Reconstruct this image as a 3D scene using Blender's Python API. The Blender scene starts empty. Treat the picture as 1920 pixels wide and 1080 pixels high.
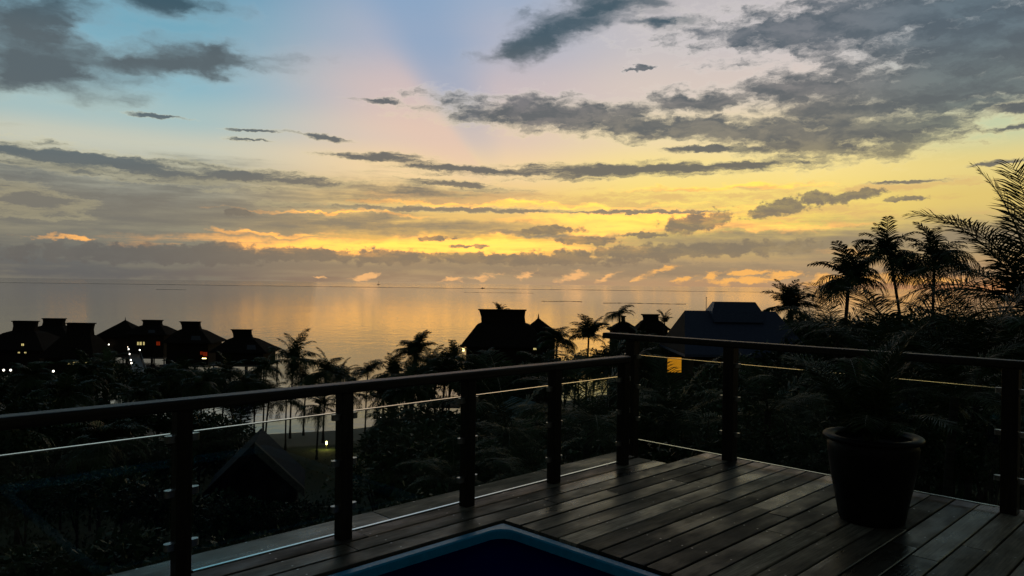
import bpy, bmesh, math, random
import numpy as np
from mathutils import Vector, Matrix

sc = bpy.context.scene
C = sc.collection
random.seed(11)

# ------------------------------------------------------------------ camera
FPX, CAMZ = 1420.0, 1.65
PITCH, ROLL = math.radians(-0.30), math.radians(0.73)
RCAM = (Matrix.Rotation(math.pi / 2 + PITCH, 3, 'X') @ Matrix.Rotation(ROLL, 3, 'Z'))
cam_data = bpy.data.cameras.new('camera')
cam_data.sensor_width = 36.0
cam_data.lens = 36.0 * FPX / 1920.0
cam_data.clip_start = 0.05
cam_data.clip_end = 90000.0
cam = bpy.data.objects.new('camera', cam_data)
cam.matrix_world = Matrix.Translation((0, 0, CAMZ)) @ RCAM.to_4x4()
C.objects.link(cam)
sc.camera = cam

def ray(px, py):
    return RCAM @ Vector(((px - 960) / FPX, -(py - 540) / FPX, -1.0))
def at(px, py, dist):
    """Point at a surveyed distance (metres along +Y) in a bearing read off the photograph."""
    v = ray(px, py)
    return v * (dist / v.y) + Vector((0, 0, CAMZ))
def azel(px, py):
    v = ray(px, py).normalized()
    return math.degrees(math.atan2(v.x, v.y)), math.degrees(math.asin(v.z))

# ------------------------------------------------------------------ view
sc.view_settings.view_transform = 'Standard'
sc.view_settings.look = 'None'
sc.view_settings.exposure = 0.0
sc.view_settings.gamma = 1.0
sc.view_settings.use_curve_mapping = False

def lin(c):
    return tuple(((v / 255.0) / 12.92 if v / 255.0 <= 0.04045 else ((v / 255.0 + 0.055) / 1.055) ** 2.4) for v in c)

SUN_AZ, SUN_EL = 5.0, 1.5          # the sun sits in the cloud bank over the sea, just right of straight ahead

# ------------------------------------------------------------------ world: dusk sky with cloud layers
world = bpy.data.worlds.new('World')
sc.world = world
world.use_nodes = True
WN, WL = world.node_tree.nodes, world.node_tree.links
WN.clear()

def setin(node, idx, v):
    if v is None: return
    if hasattr(v, 'is_output') or isinstance(v, bpy.types.NodeSocket):
        WL.new(v, node.inputs[idx])
    else:
        node.inputs[idx].default_value = v
def M(op, a, b=None, c=None, clamp=False):
    n = WN.new('ShaderNodeMath'); n.operation = op; n.use_clamp = clamp
    setin(n, 0, a); setin(n, 1, b); setin(n, 2, c)
    return n.outputs[0]
def VM(op, a, b=None, c=None):
    n = WN.new('ShaderNodeVectorMath'); n.operation = op
    setin(n, 0, a); setin(n, 1, b); setin(n, 2, c)
    return n.outputs['Value'] if op in ('LENGTH', 'DOT_PRODUCT') else n.outputs[0]
def SS(v, lo, hi, a=0.0, b=1.0):
    n = WN.new('ShaderNodeMapRange'); n.interpolation_type = 'SMOOTHSTEP'
    setin(n, 0, v); n.inputs[1].default_value = lo; n.inputs[2].default_value = hi
    n.inputs[3].default_value = a; n.inputs[4].default_value = b
    return n.outputs[0]
def XYZ(x, y, z=0.0):
    n = WN.new('ShaderNodeCombineXYZ'); setin(n, 0, x); setin(n, 1, y); setin(n, 2, z)
    return n.outputs[0]
def MIX(f, a, b, mode='MIX'):
    n = WN.new('ShaderNodeMix'); n.data_type = 'RGBA'; n.blend_type = mode; n.clamp_factor = True
    setin(n, 0, f)
    for i, v in ((6, a), (7, b)):
        if isinstance(v, tuple): n.inputs[i].default_value = (*v[:3], 1)
        else: WL.new(v, n.inputs[i])
    return n.outputs[2]
def RAMP(v, stops, lo, hi):
    n = WN.new('ShaderNodeMapRange'); setin(n, 0, v)
    n.inputs[1].default_value = lo; n.inputs[2].default_value = hi
    r = WN.new('ShaderNodeValToRGB'); r.color_ramp.interpolation = 'EASE'
    els = r.color_ramp.elements
    while len(els) < len(stops): els.new(0.5)
    for e, (p, c) in zip(els, stops):
        e.position = (p - lo) / (hi - lo); e.color = (*lin(c), 1)
    WL.new(n.outputs[0], r.inputs[0])
    return r.outputs[0]
def NOISE(vec, scale, detail=6.0, rough=0.55, lac=2.0, dist=0.0):
    n = WN.new('ShaderNodeTexNoise'); n.noise_dimensions = '3D'
    setin(n, 'Vector', vec)
    n.inputs['Scale'].default_value = scale; n.inputs['Detail'].default_value = detail
    n.inputs['Roughness'].default_value = rough; n.inputs['Lacunarity'].default_value = lac
    n.inputs['Distortion'].default_value = dist
    return n.outputs[0], n.outputs[1]

tc = WN.new('ShaderNodeTexCoord')
nrm = VM('NORMALIZE', tc.outputs['Generated'])
sep = WN.new('ShaderNodeSeparateXYZ'); WL.new(nrm, sep.inputs[0])
X, Y, Z = sep.outputs
AZ = M('MULTIPLY', M('ARCTAN2', X, Y), 57.29578)
EL = M('MULTIPLY', M('ARCSINE', Z), 57.29578)
V = XYZ(AZ, EL, 0.0)

# clear sky behind the clouds, by bearing
L_ = [(0, (112, 108, 102)), (1.5, (118, 114, 106)), (4, (144, 138, 120)), (6.5, (154, 156, 146)), (9.2, (198, 200, 184)),
      (11, (168, 192, 192)), (13.5, (140, 182, 196)), (17, (118, 168, 188)), (21, (92, 152, 180)), (30, (58, 100, 130))]
C_ = [(0, (176, 146, 114)), (1.2, (176, 146, 108)), (3, (242, 188, 96)), (6, (242, 200, 122)), (8.5, (244, 212, 164)),
      (11, (224, 200, 182)), (14, (202, 188, 190)), (18, (172, 178, 196)), (21, (158, 174, 198)), (30, (90, 108, 136))]
R_ = [(0, (184, 146, 110)), (1.4, (180, 148, 110)), (3, (206, 174, 110)), (4.6, (250, 216, 106)), (6.5, (252, 222, 122)),
      (8.5, (250, 224, 144)), (11, (238, 216, 172)), (14, (216, 200, 190)), (18, (198, 192, 194)), (30, (92, 102, 120))]
F_ = [(0, (200, 138, 90)), (3, (180, 154, 110)), (6, (226, 198, 116)), (8, (232, 210, 134)), (10.5, (198, 206, 168)),
      (13, (172, 192, 186)), (17, (152, 176, 186)), (21, (140, 168, 182)), (30, (70, 94, 116))]
cl, cc, cr, cf = [RAMP(EL, s, 0, 30) for s in (L_, C_, R_, F_)]
base = MIX(SS(AZ, -24, -8), cl, cc)
base = MIX(SS(AZ, -1, 11), base, cr)
base = MIX(SS(AZ, 20, 32), base, cf)

# warp so that nothing is a clean ellipse
_, wcol = NOISE(VM('MULTIPLY', V, (0.30, 0.62, 1.0)), 1.0, 4.0, 0.55)
warp = VM('MULTIPLY', VM('SUBTRACT', wcol, (0.5, 0.5, 0.5)), (5.2, 1.7, 0.0))
_, wcol2 = NOISE(VM('MULTIPLY', V, (1.3, 2.2, 1.0)), 1.0, 4.0, 0.6)
warp2 = VM('MULTIPLY', VM('SUBTRACT', wcol2, (0.5, 0.5, 0.5)), (1.5, 0.6, 0.0))
VW = VM('ADD', VM('ADD', V, warp), warp2)
VS = VM('ADD', V, warp2)

DEP = [None]
def group(vec, elems):
    """Union of soft elongated cloud bodies: (bearing x, y, half width, half height, tilt deg, weight).
    1 in the middle of a body, 0 at its edge, falling to -1 outside."""
    cur, dep, vv = None, DEP[0], vec
    for i, (cx, cy, rx, ry, rot, w) in enumerate(elems):
        a, e = azel(cx, cy)
        k = 0.5 * (azel(cx + 20, cy)[0] - azel(cx - 20, cy)[0]) / 20
        if i % 6 == 0 and dep is not None:   # a vanishing term that chains the bodies one after the other (keeps the shader stack small)
            vv = VM('MULTIPLY_ADD', dep, (0, 0, 1e-7), vec)
        g = WN.new('ShaderNodeTexGradient'); g.gradient_type = 'SPHERICAL'
        tm = g.texture_mapping; tm.vector_type = 'TEXTURE'
        q = 2.0 * w ** 0.45
        tm.translation = (a, e, 0); tm.rotation = (0, 0, math.radians(rot)); tm.scale = (rx * k * q, ry * 0.0395 * q, 1)
        WL.new(vv, g.inputs[0])
        f = g.outputs['Fac']
        cur = f if cur is None else M('SMOOTH_MAX', cur, f, 0.12)
        dep = cur
    return M('MULTIPLY_ADD', cur, 2.0, -1.0)

# crepuscular rays: blue shadow wedge and rosy beam fanning out from the hidden sun
ra, re_ = azel(962, 392)
ang = M('MULTIPLY', M('ARCTAN2', M('SUBTRACT', AZ, ra), M('SUBTRACT', EL, re_)), 57.29578)
rad = M('SUBTRACT', EL, re_)
wedge = M('MULTIPLY', SS(ang, -44, -31), SS(ang, -28, -4, 1, 0))
wedge = M('MULTIPLY', wedge, M('MULTIPLY', SS(rad, 1.5, 10.0), SS(rad, 18, 40, 1, 0)))
base = MIX(M('MULTIPLY', wedge, 0.46), base, lin((112, 156, 194)))
beam = M('MULTIPLY', SS(ang, -68, -50), SS(ang, -42, -36, 1, 0))
beam = M('MULTIPLY', beam, M('MULTIPLY', SS(rad, 1.0, 4.0), SS(rad, 4, 13, 1, 0)))
base = MIX(M('MULTIPLY', beam, 0.45), base, lin((232, 196, 176)))

# bright gaps low in the west
gold = group(VW, [(730, 462, 370, 16, 0, 1.8), (880, 459, 260, 18, 0, 1.9), (500, 437, 190, 6, 0, .9), (1190, 408, 300, 17, 0, 1), (1160, 428, 130, 20, 0, 1.4),
                  (1400, 350, 330, 10, 0, .45), (1000, 385, 420, 7, 0, .8), (620, 396, 280, 5, 0, .7), (1580, 470, 60, 7, 0, 1), (120, 446, 90, 5, 0, .6), (1450, 425, 260, 10, 0, .7)])
nst, _ = NOISE(VM('MULTIPLY', V, (0.16, 1.6, 1.0)), 1.0, 7.0, 0.6)
goldm = SS(M('ADD', gold, M('MULTIPLY', M('SUBTRACT', nst, 0.5), 2.2)), -0.05, 0.8)
base = MIX(goldm, base, MIX(SS(AZ, -22, 6), (2.2, 0.92, 0.12), (1.9, 0.88, 0.15)))

# colour of thick cloud by height and bearing
dark = RAMP(EL, [(0, (152, 124, 100)), (1.3, (158, 136, 108)), (3.2, (152, 136, 110)), (6, (140, 128, 110)), (8.5, (102, 101, 98)),
                 (12, (94, 99, 102)), (18, (84, 96, 106)), (30, (52, 60, 70))], 0, 30)
darkl = RAMP(EL, [(0, (102, 100, 98)), (2, (108, 108, 104)), (5, (124, 120, 110)), (8.5, (94, 104, 108)), (14, (82, 98, 108)),
                  (18, (66, 92, 104)), (30, (44, 60, 74))], 0, 30)
dark = MIX(SS(AZ, -30, -8), darkl, dark)

col = base
def layer(col, F, nz, amp, lo, hi, opac, rim=0.35, rimw=0.5, darkc=None, tex=0.0, texn=None):
    """Thin edges of a cloud pass and scatter the light behind them; thick bodies are dark."""
    f = M('ADD', F, M('MULTIPLY', M('SUBTRACT', nz, 0.5), amp))
    a = SS(f, lo, hi)
    body = SS(f, lo + (hi - lo) * 0.15, hi + (hi - lo) * rimw)
    dc = darkc if darkc is not None else dark
    if texn is not None:
        dc = MIX(M('MULTIPLY', SS(texn, 0.40, 0.66), tex), dc, MIX(0.5, dc, base))
    lit = MIX(rim, col, MIX(SS(EL, 9, 16), lin((255, 236, 168)), lin((236, 228, 222))))
    DEP[0] = MIX(M('MULTIPLY', a, opac), col, MIX(body, lit, dc))
    return DEP[0]

n1, _ = NOISE(VM('MULTIPLY', VW, (0.26, 0.7, 1.0)), 1.0, 8.0, 0.56)
n2, _ = NOISE(VM('ADD', VM('MULTIPLY', VS, (0.5, 1.25, 1.0)), (7, 3, 0)), 1.0, 8.0, 0.64)
n3, _ = NOISE(VM('ADD', VM('MULTIPLY', VS, (0.24, 1.7, 1.0)), (3, 9, 0)), 1.0, 8.0, 0.64)
n4, _ = NOISE(VM('ADD', VM('MULTIPLY', V, (0.95, 1.25, 1.0)), (1, 5, 2)), 1.0, 7.0, 0.6)

# veil of low stratus
veil = group(VW, [(200, 382, 720, 74, 0, 1.4), (0, 480, 520, 60, 0, 1.3), (680, 418, 520, 26, 0, .9), (1000, 503, 1400, 17, 0, 1.5), (1500, 455, 420, 36, 0, 1.4),
                  (200, 508, 900, 22, 0, 1.4), (1750, 448, 360, 38, 0, 1.3), (760, 360, 330, 26, 0, .6), (1000, 440, 300, 10, 0, .6)])
col = layer(col, veil, nst, 2.0, -0.45, 0.5, 0.97, rim=0.1, tex=0.5, texn=n3)

# thin peach cirrus drawn across the yellow
cir = group(VW, [(1180, 376, 480, 20, 0, 1), (1500, 398, 330, 16, 0, 1), (1650, 350, 300, 14, 0, .8), (900, 372, 300, 16, 0, 1), (1300, 356, 320, 10, 0, .7)])
cirm = SS(M('ADD', cir, M('MULTIPLY', M('SUBTRACT', n3, 0.5), 3.6)), 0.0, 1.0)
col = MIX(M('MULTIPLY', cirm, 0.62), col, lin((216, 172, 118)))
DEP[0] = col

# orange breaks right on the sea horizon
glow = group(VS, [(1430, 524, 170, 8, 3, 1.0), (1400, 511, 60, 5, 4, .8), (1570, 523, 120, 11, 0, 1.1), (690, 519, 34, 6, 6, 1), (900, 520, 60, 8, 8, 1), (985, 517, 32, 11, 25, 1), (1076, 515, 28, 10, 25, 1),
                  (1235, 509, 36, 8, 18, 1), (1200, 522, 30, 6, 20, .8), (1330, 520, 40, 7, 20, 1), (600, 520, 24, 3, 0, .8), (850, 523, 40, 5, 8, .9), (1140, 519, 26, 6, 25, .9), (1280, 523, 40, 5, 14, .9), (1480, 514, 50, 5, 4, .9), (1700, 524, 120, 9, 0, 1)])
gl = SS(M('ADD', glow, M('MULTIPLY', M('SUBTRACT', n2, 0.5), 4.2)), 0.0, 0.8)
col = MIX(M('MULTIPLY', gl, 0.9), col, MIX(SS(AZ, 4, 14), lin((250, 188, 122)), lin((255, 186, 98))))

# big soft clouds high up
soft = group(VW, [(250, 116, 270, 34, 7, 1.5), (70, 130, 190, 40, 0, 1.2), (40, 45, 140, 66, 0, 1.2), (330, 5, 150, 34, 0, .7),
                  (1035, 58, 130, 40, 26, 1.3), (1120, 25, 140, 34, 8, 1.2), (1230, 44, 90, 16, 0, .8)])
softd = MIX(SS(EL, 15, 19), lin((88, 97, 102)), lin((60, 84, 97)))
n0, _ = NOISE(VM('MULTIPLY', VW, (0.20, 0.55, 1.0)), 1.0, 4.0, 0.5)
col = layer(col, soft, n0, 2.2, -0.55, 0.5, 0.95, rim=0.12, rimw=0.35, darkc=softd)

# broken grey mass on the right, with bright seams
mass = group(VW, [(1620, 40, 300, 46, 0, 1.6), (1850, 70, 280, 84, 0, 1.7), (1480, 60, 130, 30, 8, 1.0), (1780, 165, 300, 46, 0, 1.7), (1520, 165, 150, 30, 4, 1.3), (1600, 205, 200, 22, 0, 1.0),
                  (1580, 255, 200, 36, 2, 1.6), (1300, 188, 100, 20, -4, 1.1), (1050, 216, 200, 26, -3, 1.7), (1290, 240, 220, 24, -5, 1.5), (1440, 245, 140, 24, 0, 1.2), (1190, 130, 60, 6, 12, .3)])
col = layer(col, mass, M('ADD', M('MULTIPLY', n2, 0.75), M('MULTIPLY', n1, 0.25)), 3.0, -0.40, 0.20, 0.96, rim=0.5, rimw=0.6, tex=0.35, texn=n1)

# long dark streaks
streak = group(VS, [(190, 306, 330, 20, -3, 1.2), (470, 330, 190, 13, -2, 1.0), (60, 378, 120, 24, -8, .9), (740, 297, 120, 10, -2, 1.1), (880, 318, 150, 9, -3, 1.0),
                    (1190, 318, 360, 15, 1, 1.2), (1400, 308, 150, 8, 0, 1), (860, 346, 120, 10, -4, .9), (300, 217, 60, 3.6, 0, 1), (470, 245, 60, 3, 0, .8), (600, 257, 60, 6, -6, .9),
                    (710, 188, 60, 6, 0, .7), (1700, 340, 90, 3.6, 0, 1), (1860, 306, 90, 5, 3, 1), (1900, 238, 80, 7, 3, .8), (860, 393, 330, 7, 0, .8),
                    (1310, 280, 110, 7, -3, 1), (1160, 398, 240, 4, 0, .6), (460, 262, 50, 3, 0, .7), (1900, 205, 60, 12, 0, .8)])
col = layer(col, streak, n3, 3.0, -0.35, 0.4, 0.94, rim=0.3, rimw=0.35)

# low cumulus: bank above the sea and stray puffs
bank = group(VS, [(330, 476, 330, 17, 1, 1.2), (420, 464, 60, 12, 0, 1.1), (560, 478, 200, 14, 0, 1), (730, 482, 90, 15, 0, 1.15), (1000, 486, 260, 12, 0, 1), (1280, 470, 300, 15, 2, 1),
                  (1310, 416, 72, 17, 8, 1.35), (1275, 424, 34, 13, 0, 1.2), (1470, 388, 70, 15, 12, 1.3), (1535, 374, 44, 14, 0, 1.2), (1610, 366, 60, 10, 6, .9), (1690, 373, 42, 6, 3, 1),
                  (450, 398, 28, 7, 0, 1.2), (1035, 432, 66, 9, 3, 1.1), (1100, 452, 60, 9, 0, 1.1), (820, 448, 34, 6, 3, 1), (880, 462, 44, 4, 0, .9), (1210, 440, 50, 6, 0, .9), (545, 468, 16, 4, 0, .9)])
bankd = MIX(0.35, dark, lin((104, 94, 86)))
col = layer(col, bank, n4, 2.5, -0.2, 0.2, 0.95, rim=0.0, rimw=0.4, darkc=bankd, tex=0.5, texn=n2)

# the rest of the dome: physical twilight sky, dimming away from the sunset and towards the zenith
sky = WN.new('ShaderNodeTexSky'); sky.sky_type = 'NISHITA'; sky.sun_disc = False
sky.sun_elevation = math.radians(SUN_EL); sky.sun_rotation = math.radians(SUN_AZ)
sky.altitude = 15; sky.dust_density = 2.0
nish = VM('SCALE', sky.outputs[0]); nish.node.inputs['Scale'].default_value = 0.055
dome = MIX(SS(n1, 0.45, 0.7, 0.0, 0.5), nish, lin((46, 50, 58)))
back = M('ABSOLUTE', M('SUBTRACT', AZ, SUN_AZ))
col = MIX(M('MAXIMUM', SS(EL, 20.5, 34), SS(back, 36, 80)), col, dome)
bg = WN.new('ShaderNodeBackground'); WL.new(col, bg.inputs[0]); bg.inputs[1].default_value = 1.0
wo = WN.new('ShaderNodeOutputWorld'); WL.new(bg.outputs[0], wo.inputs[0])
world.cycles.sampling_method = 'MANUAL'; world.cycles.sample_map_resolution = 512

# ------------------------------------------------------------------ sun, already sunk into cloud
sd = bpy.data.lights.new('sun', 'SUN'); sd.energy = 0.03; sd.angle = math.radians(40); sd.color = (1.0, 0.66, 0.36)
so = bpy.data.objects.new('sun', sd); C.objects.link(so)
dv = Vector((math.sin(math.radians(SUN_AZ)), math.cos(math.radians(SUN_AZ)), math.tan(math.radians(5.0))))
so.rotation_euler = dv.to_track_quat('Z', 'Y').to_euler()

sc.cycles.use_adaptive_sampling = True
sc.cycles.adaptive_threshold = 0.015
sc.cycles.max_bounces = 6
sc.cycles.diffuse_bounces = 2
sc.cycles.glossy_bounces = 3
sc.cycles.transmission_bounces = 4
sc.cycles.transparent_max_bounces = 16

# ================================================================== helpers
def tag(o, label=None, cat=None, group=None, kind=None):
    for k, v in (('label', label), ('category', cat), ('group', group), ('kind', kind)):
        if v: o[k] = v
    return o
def empty(name, loc=(0, 0, 0), rz=0.0):
    o = bpy.data.objects.new(name, None); C.objects.link(o)
    o.empty_display_size = 0.2; o.location = loc; o.rotation_euler = (0, 0, rz)
    return o
def link(name, me, parent=None, loc=(0, 0, 0), rot=(0, 0, 0), scale=(1, 1, 1)):
    o = bpy.data.objects.new(name, me); C.objects.link(o)
    o.parent = parent; o.location = loc; o.rotation_euler = rot; o.scale = scale
    return o

class MB:
    def __init__(s): s.v, s.f, s.m = [], [], []
    def face(s, idx, m=0): s.f.append(tuple(idx)); s.m.append(m)
    def add(s, pts): n = len(s.v); s.v.extend([tuple(p) for p in pts]); return n
    def quad(s, a, b, c, d, m=0): n = s.add((a, b, c, d)); s.face((n, n + 1, n + 2, n + 3), m)
    def box(s, c, size, m=0, ax=None, taper=1.0):
        c = Vector(c); hx, hy, hz = size[0] / 2, size[1] / 2, size[2] / 2
        X, Y, Z = ax or (Vector((1, 0, 0)), Vector((0, 1, 0)), Vector((0, 0, 1)))
        pts = []
        for k in (-1, 1):
            t = taper if k > 0 else 1.0
            for i, j in ((-1, -1), (1, -1), (1, 1), (-1, 1)):
                pts.append(c + X * (i * hx * t) + Y * (j * hy * t) + Z * (k * hz))
        n = s.add(pts)
        for f in ((3, 2, 1, 0), (4, 5, 6, 7), (0, 1, 5, 4), (1, 2, 6, 5), (2, 3, 7, 6), (3, 0, 4, 7)):
            s.face([n + i for i in f], m)
    def rings(s, rings, m=0, cap=True, closed=True):
        k = len(rings[0]); base = [s.add(r) for r in rings]
        for a, b in zip(base, base[1:]):
            for i in range(k if closed else k - 1):
                j = (i + 1) % k
                s.face((a + i, a + j, b + j, b + i), m)
        if cap:
            s.face([base[0] + i for i in reversed(range(k))], m); s.face([base[-1] + i for i in range(k)], m)
    def tube(s, path, rad, n=7, m=0):
        rs = []
        for i, p in enumerate(path):
            p = Vector(p)
            t = (Vector(path[min(i + 1, len(path) - 1)]) - Vector(path[max(i - 1, 0)])).normalized()
            u = t.cross(Vector((0.13, 0.97, 0.2))).normalized(); w = t.cross(u)
            r = rad[i] if isinstance(rad, (list, tuple)) else rad
            rs.append([p + u * (r * math.cos(2 * math.pi * k / n)) + w * (r * math.sin(2 * math.pi * k / n)) for k in range(n)])
        s.rings(rs, m)
    def lathe(s, prof, n=32, m=0, c=(0, 0, 0)):
        s.rings([[(c[0] + r * math.cos(2 * math.pi * k / n), c[1] + r * math.sin(2 * math.pi * k / n), c[2] + z) for k in range(n)] for r, z in prof], m, cap=True)
    def mesh(s, name, mats, smooth=False):
        me = bpy.data.meshes.new(name)
        me.from_pydata(s.v, [], s.f)
        for mt in (mats if isinstance(mats, (list, tuple)) else [mats]): me.materials.append(mt)
        if any(s.m): me.polygons.foreach_set('material_index', s.m)
        if smooth: me.polygons.foreach_set('use_smooth', [True] * len(s.f))
        me.update()
        return me
    def build(s, name, mats, parent=None, smooth=False, **k):
        return link(name, s.mesh(name, mats, smooth), parent, **k)

# ------------------------------------------------------------------ materials
def material(name):
    m = bpy.data.materials.new(name); m.use_nodes = True
    nt = m.node_tree; b = nt.nodes['Principled BSDF']
    return m, nt, b
def simple(name, c1, c2, rough=0.8, scale=3.0, stretch=(1, 1, 1), bump=0.2, spec=0.3, rnd=0.0, detail=5.0, rough2=None, bdist=0.02):
    """Two-tone noise colour, optional per-object variation, fine bump."""
    m, nt, b = material(name); N, Lk = nt.nodes, nt.links
    t = N.new('ShaderNodeTexCoord'); mp = N.new('ShaderNodeMapping'); mp.inputs['Scale'].default_value = stretch
    oi = N.new('ShaderNodeObjectInfo')
    ad = N.new('ShaderNodeVectorMath'); ad.operation = 'ADD'
    sc_ = N.new('ShaderNodeVectorMath'); sc_.operation = 'SCALE'; sc_.inputs['Scale'].default_value = 37.0
    Lk.new(oi.outputs['Random'], sc_.inputs[0]); Lk.new(t.outputs['Object'], mp.inputs[0])
    Lk.new(mp.outputs[0], ad.inputs[0]); Lk.new(sc_.outputs[0], ad.inputs[1])
    nz = N.new('ShaderNodeTexNoise'); nz.inputs['Scale'].default_value = scale; nz.inputs['Detail'].default_value = detail
    nz.inputs['Roughness'].default_value = 0.62
    Lk.new(ad.outputs[0], nz.inputs['Vector'])
    r = N.new('ShaderNodeValToRGB'); r.color_ramp.elements[0].position = 0.32; r.color_ramp.elements[1].position = 0.68
    r.color_ramp.elements[0].color = (*c1, 1); r.color_ramp.elements[1].color = (*c2, 1)
    Lk.new(nz.outputs[0], r.inputs[0])
    col_ = r.outputs[0]
    if rnd:
        h = N.new('ShaderNodeHueSaturation'); Lk.new(col_, h.inputs['Color'])
        mr = N.new('ShaderNodeMapRange'); Lk.new(oi.outputs['Random'], mr.inputs[0])
        mr.inputs[3].default_value = 1 - rnd; mr.inputs[4].default_value = 1 + rnd
        Lk.new(mr.outputs[0], h.inputs['Value']); col_ = h.outputs[0]
    Lk.new(col_, b.inputs['Base Color'])
    b.inputs['Roughness'].default_value = rough
    if rough2 is not None:
        mr2 = N.new('ShaderNodeMapRange'); Lk.new(nz.outputs[0], mr2.inputs[0])
        mr2.inputs[1].default_value = 0.3; mr2.inputs[2].default_value = 0.7
        mr2.inputs[3].default_value = rough; mr2.inputs[4].default_value = rough2
        Lk.new(mr2.outputs[0], b.inputs['Roughness'])
    b.inputs['Specular IOR Level'].default_value = spec
    if bump:
        bp = N.new('ShaderNodeBump'); bp.inputs['Strength'].default_value = bump; bp.inputs['Distance'].default_value = bdist
        Lk.new(nz.outputs[0], bp.inputs['Height']); Lk.new(bp.outputs[0], b.inputs['Normal'])
    return m
def emit(name, c, strength):
    m, nt, b = material(name)
    b.inputs['Base Color'].default_value = (*lin(c), 1); b.inputs['Emission Color'].default_value = (*lin(c), 1)
    nz = nt.nodes.new('ShaderNodeTexNoise'); nz.inputs['Scale'].default_value = 2.5
    mr = nt.nodes.new('ShaderNodeMapRange'); nt.links.new(nz.outputs[0], mr.inputs[0])
    mr.inputs[3].default_value = strength * 0.75; mr.inputs[4].default_value = strength * 1.25
    nt.links.new(mr.outputs[0], b.inputs['Emission Strength'])
    return m

# planks: every board its own tone, grain along the board, damp patches with more sheen
def plank_material():
    m, nt, b = material('weathered_hardwood'); N, Lk = nt.nodes, nt.links
    t = N.new('ShaderNodeTexCoord'); oi = N.new('ShaderNodeObjectInfo')
    sc_ = N.new('ShaderNodeVectorMath'); sc_.operation = 'SCALE'; sc_.inputs['Scale'].default_value = 53.0
    ad = N.new('ShaderNodeVectorMath'); ad.operation = 'ADD'
    Lk.new(oi.outputs['Random'], sc_.inputs[0]); Lk.new(t.outputs['Object'], ad.inputs[0]); Lk.new(sc_.outputs[0], ad.inputs[1])
    def noise(stretch, scale, detail):
        mp = N.new('ShaderNodeMapping'); mp.inputs['Scale'].default_value = stretch; Lk.new(ad.outputs[0], mp.inputs[0])
        nz = N.new('ShaderNodeTexNoise'); nz.inputs['Scale'].default_value = scale; nz.inputs['Detail'].default_value = detail
        nz.inputs['Roughness'].default_value = 0.65
        Lk.new(mp.outputs[0], nz.inputs['Vector']); return nz.outputs[0]
    grain = noise((0.9, 26, 8), 3.0, 6); patch = noise((1.0, 2.2, 1), 1.6, 4); blot = noise((1.4, 5, 1), 3.5, 5)
    r = N.new('ShaderNodeValToRGB'); e = r.color_ramp.elements
    e[0].position = 0.25; e[0].color = (0.038, 0.032, 0.023, 1); e[1].position = 0.75; e[1].color = (0.165, 0.142, 0.100, 1)
    Lk.new(grain, r.inputs[0])
    tone = N.new('ShaderNodeMapRange'); Lk.new(oi.outputs['Random'], tone.inputs[0]); tone.inputs[3].default_value = 0.45; tone.inputs[4].default_value = 1.75
    tw = N.new('ShaderNodeMath'); tw.operation = 'POWER'; Lk.new(tone.outputs[0], tw.inputs[0]); tw.inputs[1].default_value = 2.6
    pm = N.new('ShaderNodeMapRange'); Lk.new(blot, pm.inputs[0]); pm.inputs[1].default_value = 0.3; pm.inputs[2].default_value = 0.7
    pm.inputs[3].default_value = 0.55; pm.inputs[4].default_value = 1.45
    mu = N.new('ShaderNodeMath'); mu.operation = 'MULTIPLY'; Lk.new(tw.outputs[0], mu.inputs[0]); Lk.new(pm.outputs[0], mu.inputs[1])
    vs = N.new('ShaderNodeVectorMath'); vs.operation = 'SCALE'; Lk.new(r.outputs[0], vs.inputs[0]); Lk.new(mu.outputs[0], vs.inputs['Scale'])
    Lk.new(vs.outputs[0], b.inputs['Base Color'])
    rr = N.new('ShaderNodeMapRange'); Lk.new(patch, rr.inputs[0]); rr.inputs[1].default_value = 0.35; rr.inputs[2].default_value = 0.68
    rr.inputs[3].default_value = 0.22; rr.inputs[4].default_value = 0.60
    wn = N.new('ShaderNodeTexWhiteNoise'); wn.noise_dimensions = '1D'; Lk.new(oi.outputs['Random'], wn.inputs['W'])
    rb = N.new('ShaderNodeMapRange'); Lk.new(wn.outputs['Value'], rb.inputs[0]); rb.inputs[3].default_value = -0.10; rb.inputs[4].default_value = 0.24
    ra_ = N.new('ShaderNodeMath'); ra_.operation = 'ADD'; Lk.new(rr.outputs[0], ra_.inputs[0]); Lk.new(rb.outputs[0], ra_.inputs[1])
    Lk.new(ra_.outputs[0], b.inputs['Roughness'])
    sb_ = N.new('ShaderNodeMapRange'); Lk.new(wn.outputs['Value'], sb_.inputs[0]); sb_.inputs[3].default_value = 0.55; sb_.inputs[4].default_value = 0.15
    Lk.new(sb_.outputs[0], b.inputs['Specular IOR Level'])
    bp = N.new('ShaderNodeBump'); bp.inputs['Strength'].default_value = 0.35; bp.inputs['Distance'].default_value = 0.004
    Lk.new(grain, bp.inputs['Height']); Lk.new(bp.outputs[0], b.inputs['Normal'])
    return m
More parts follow.
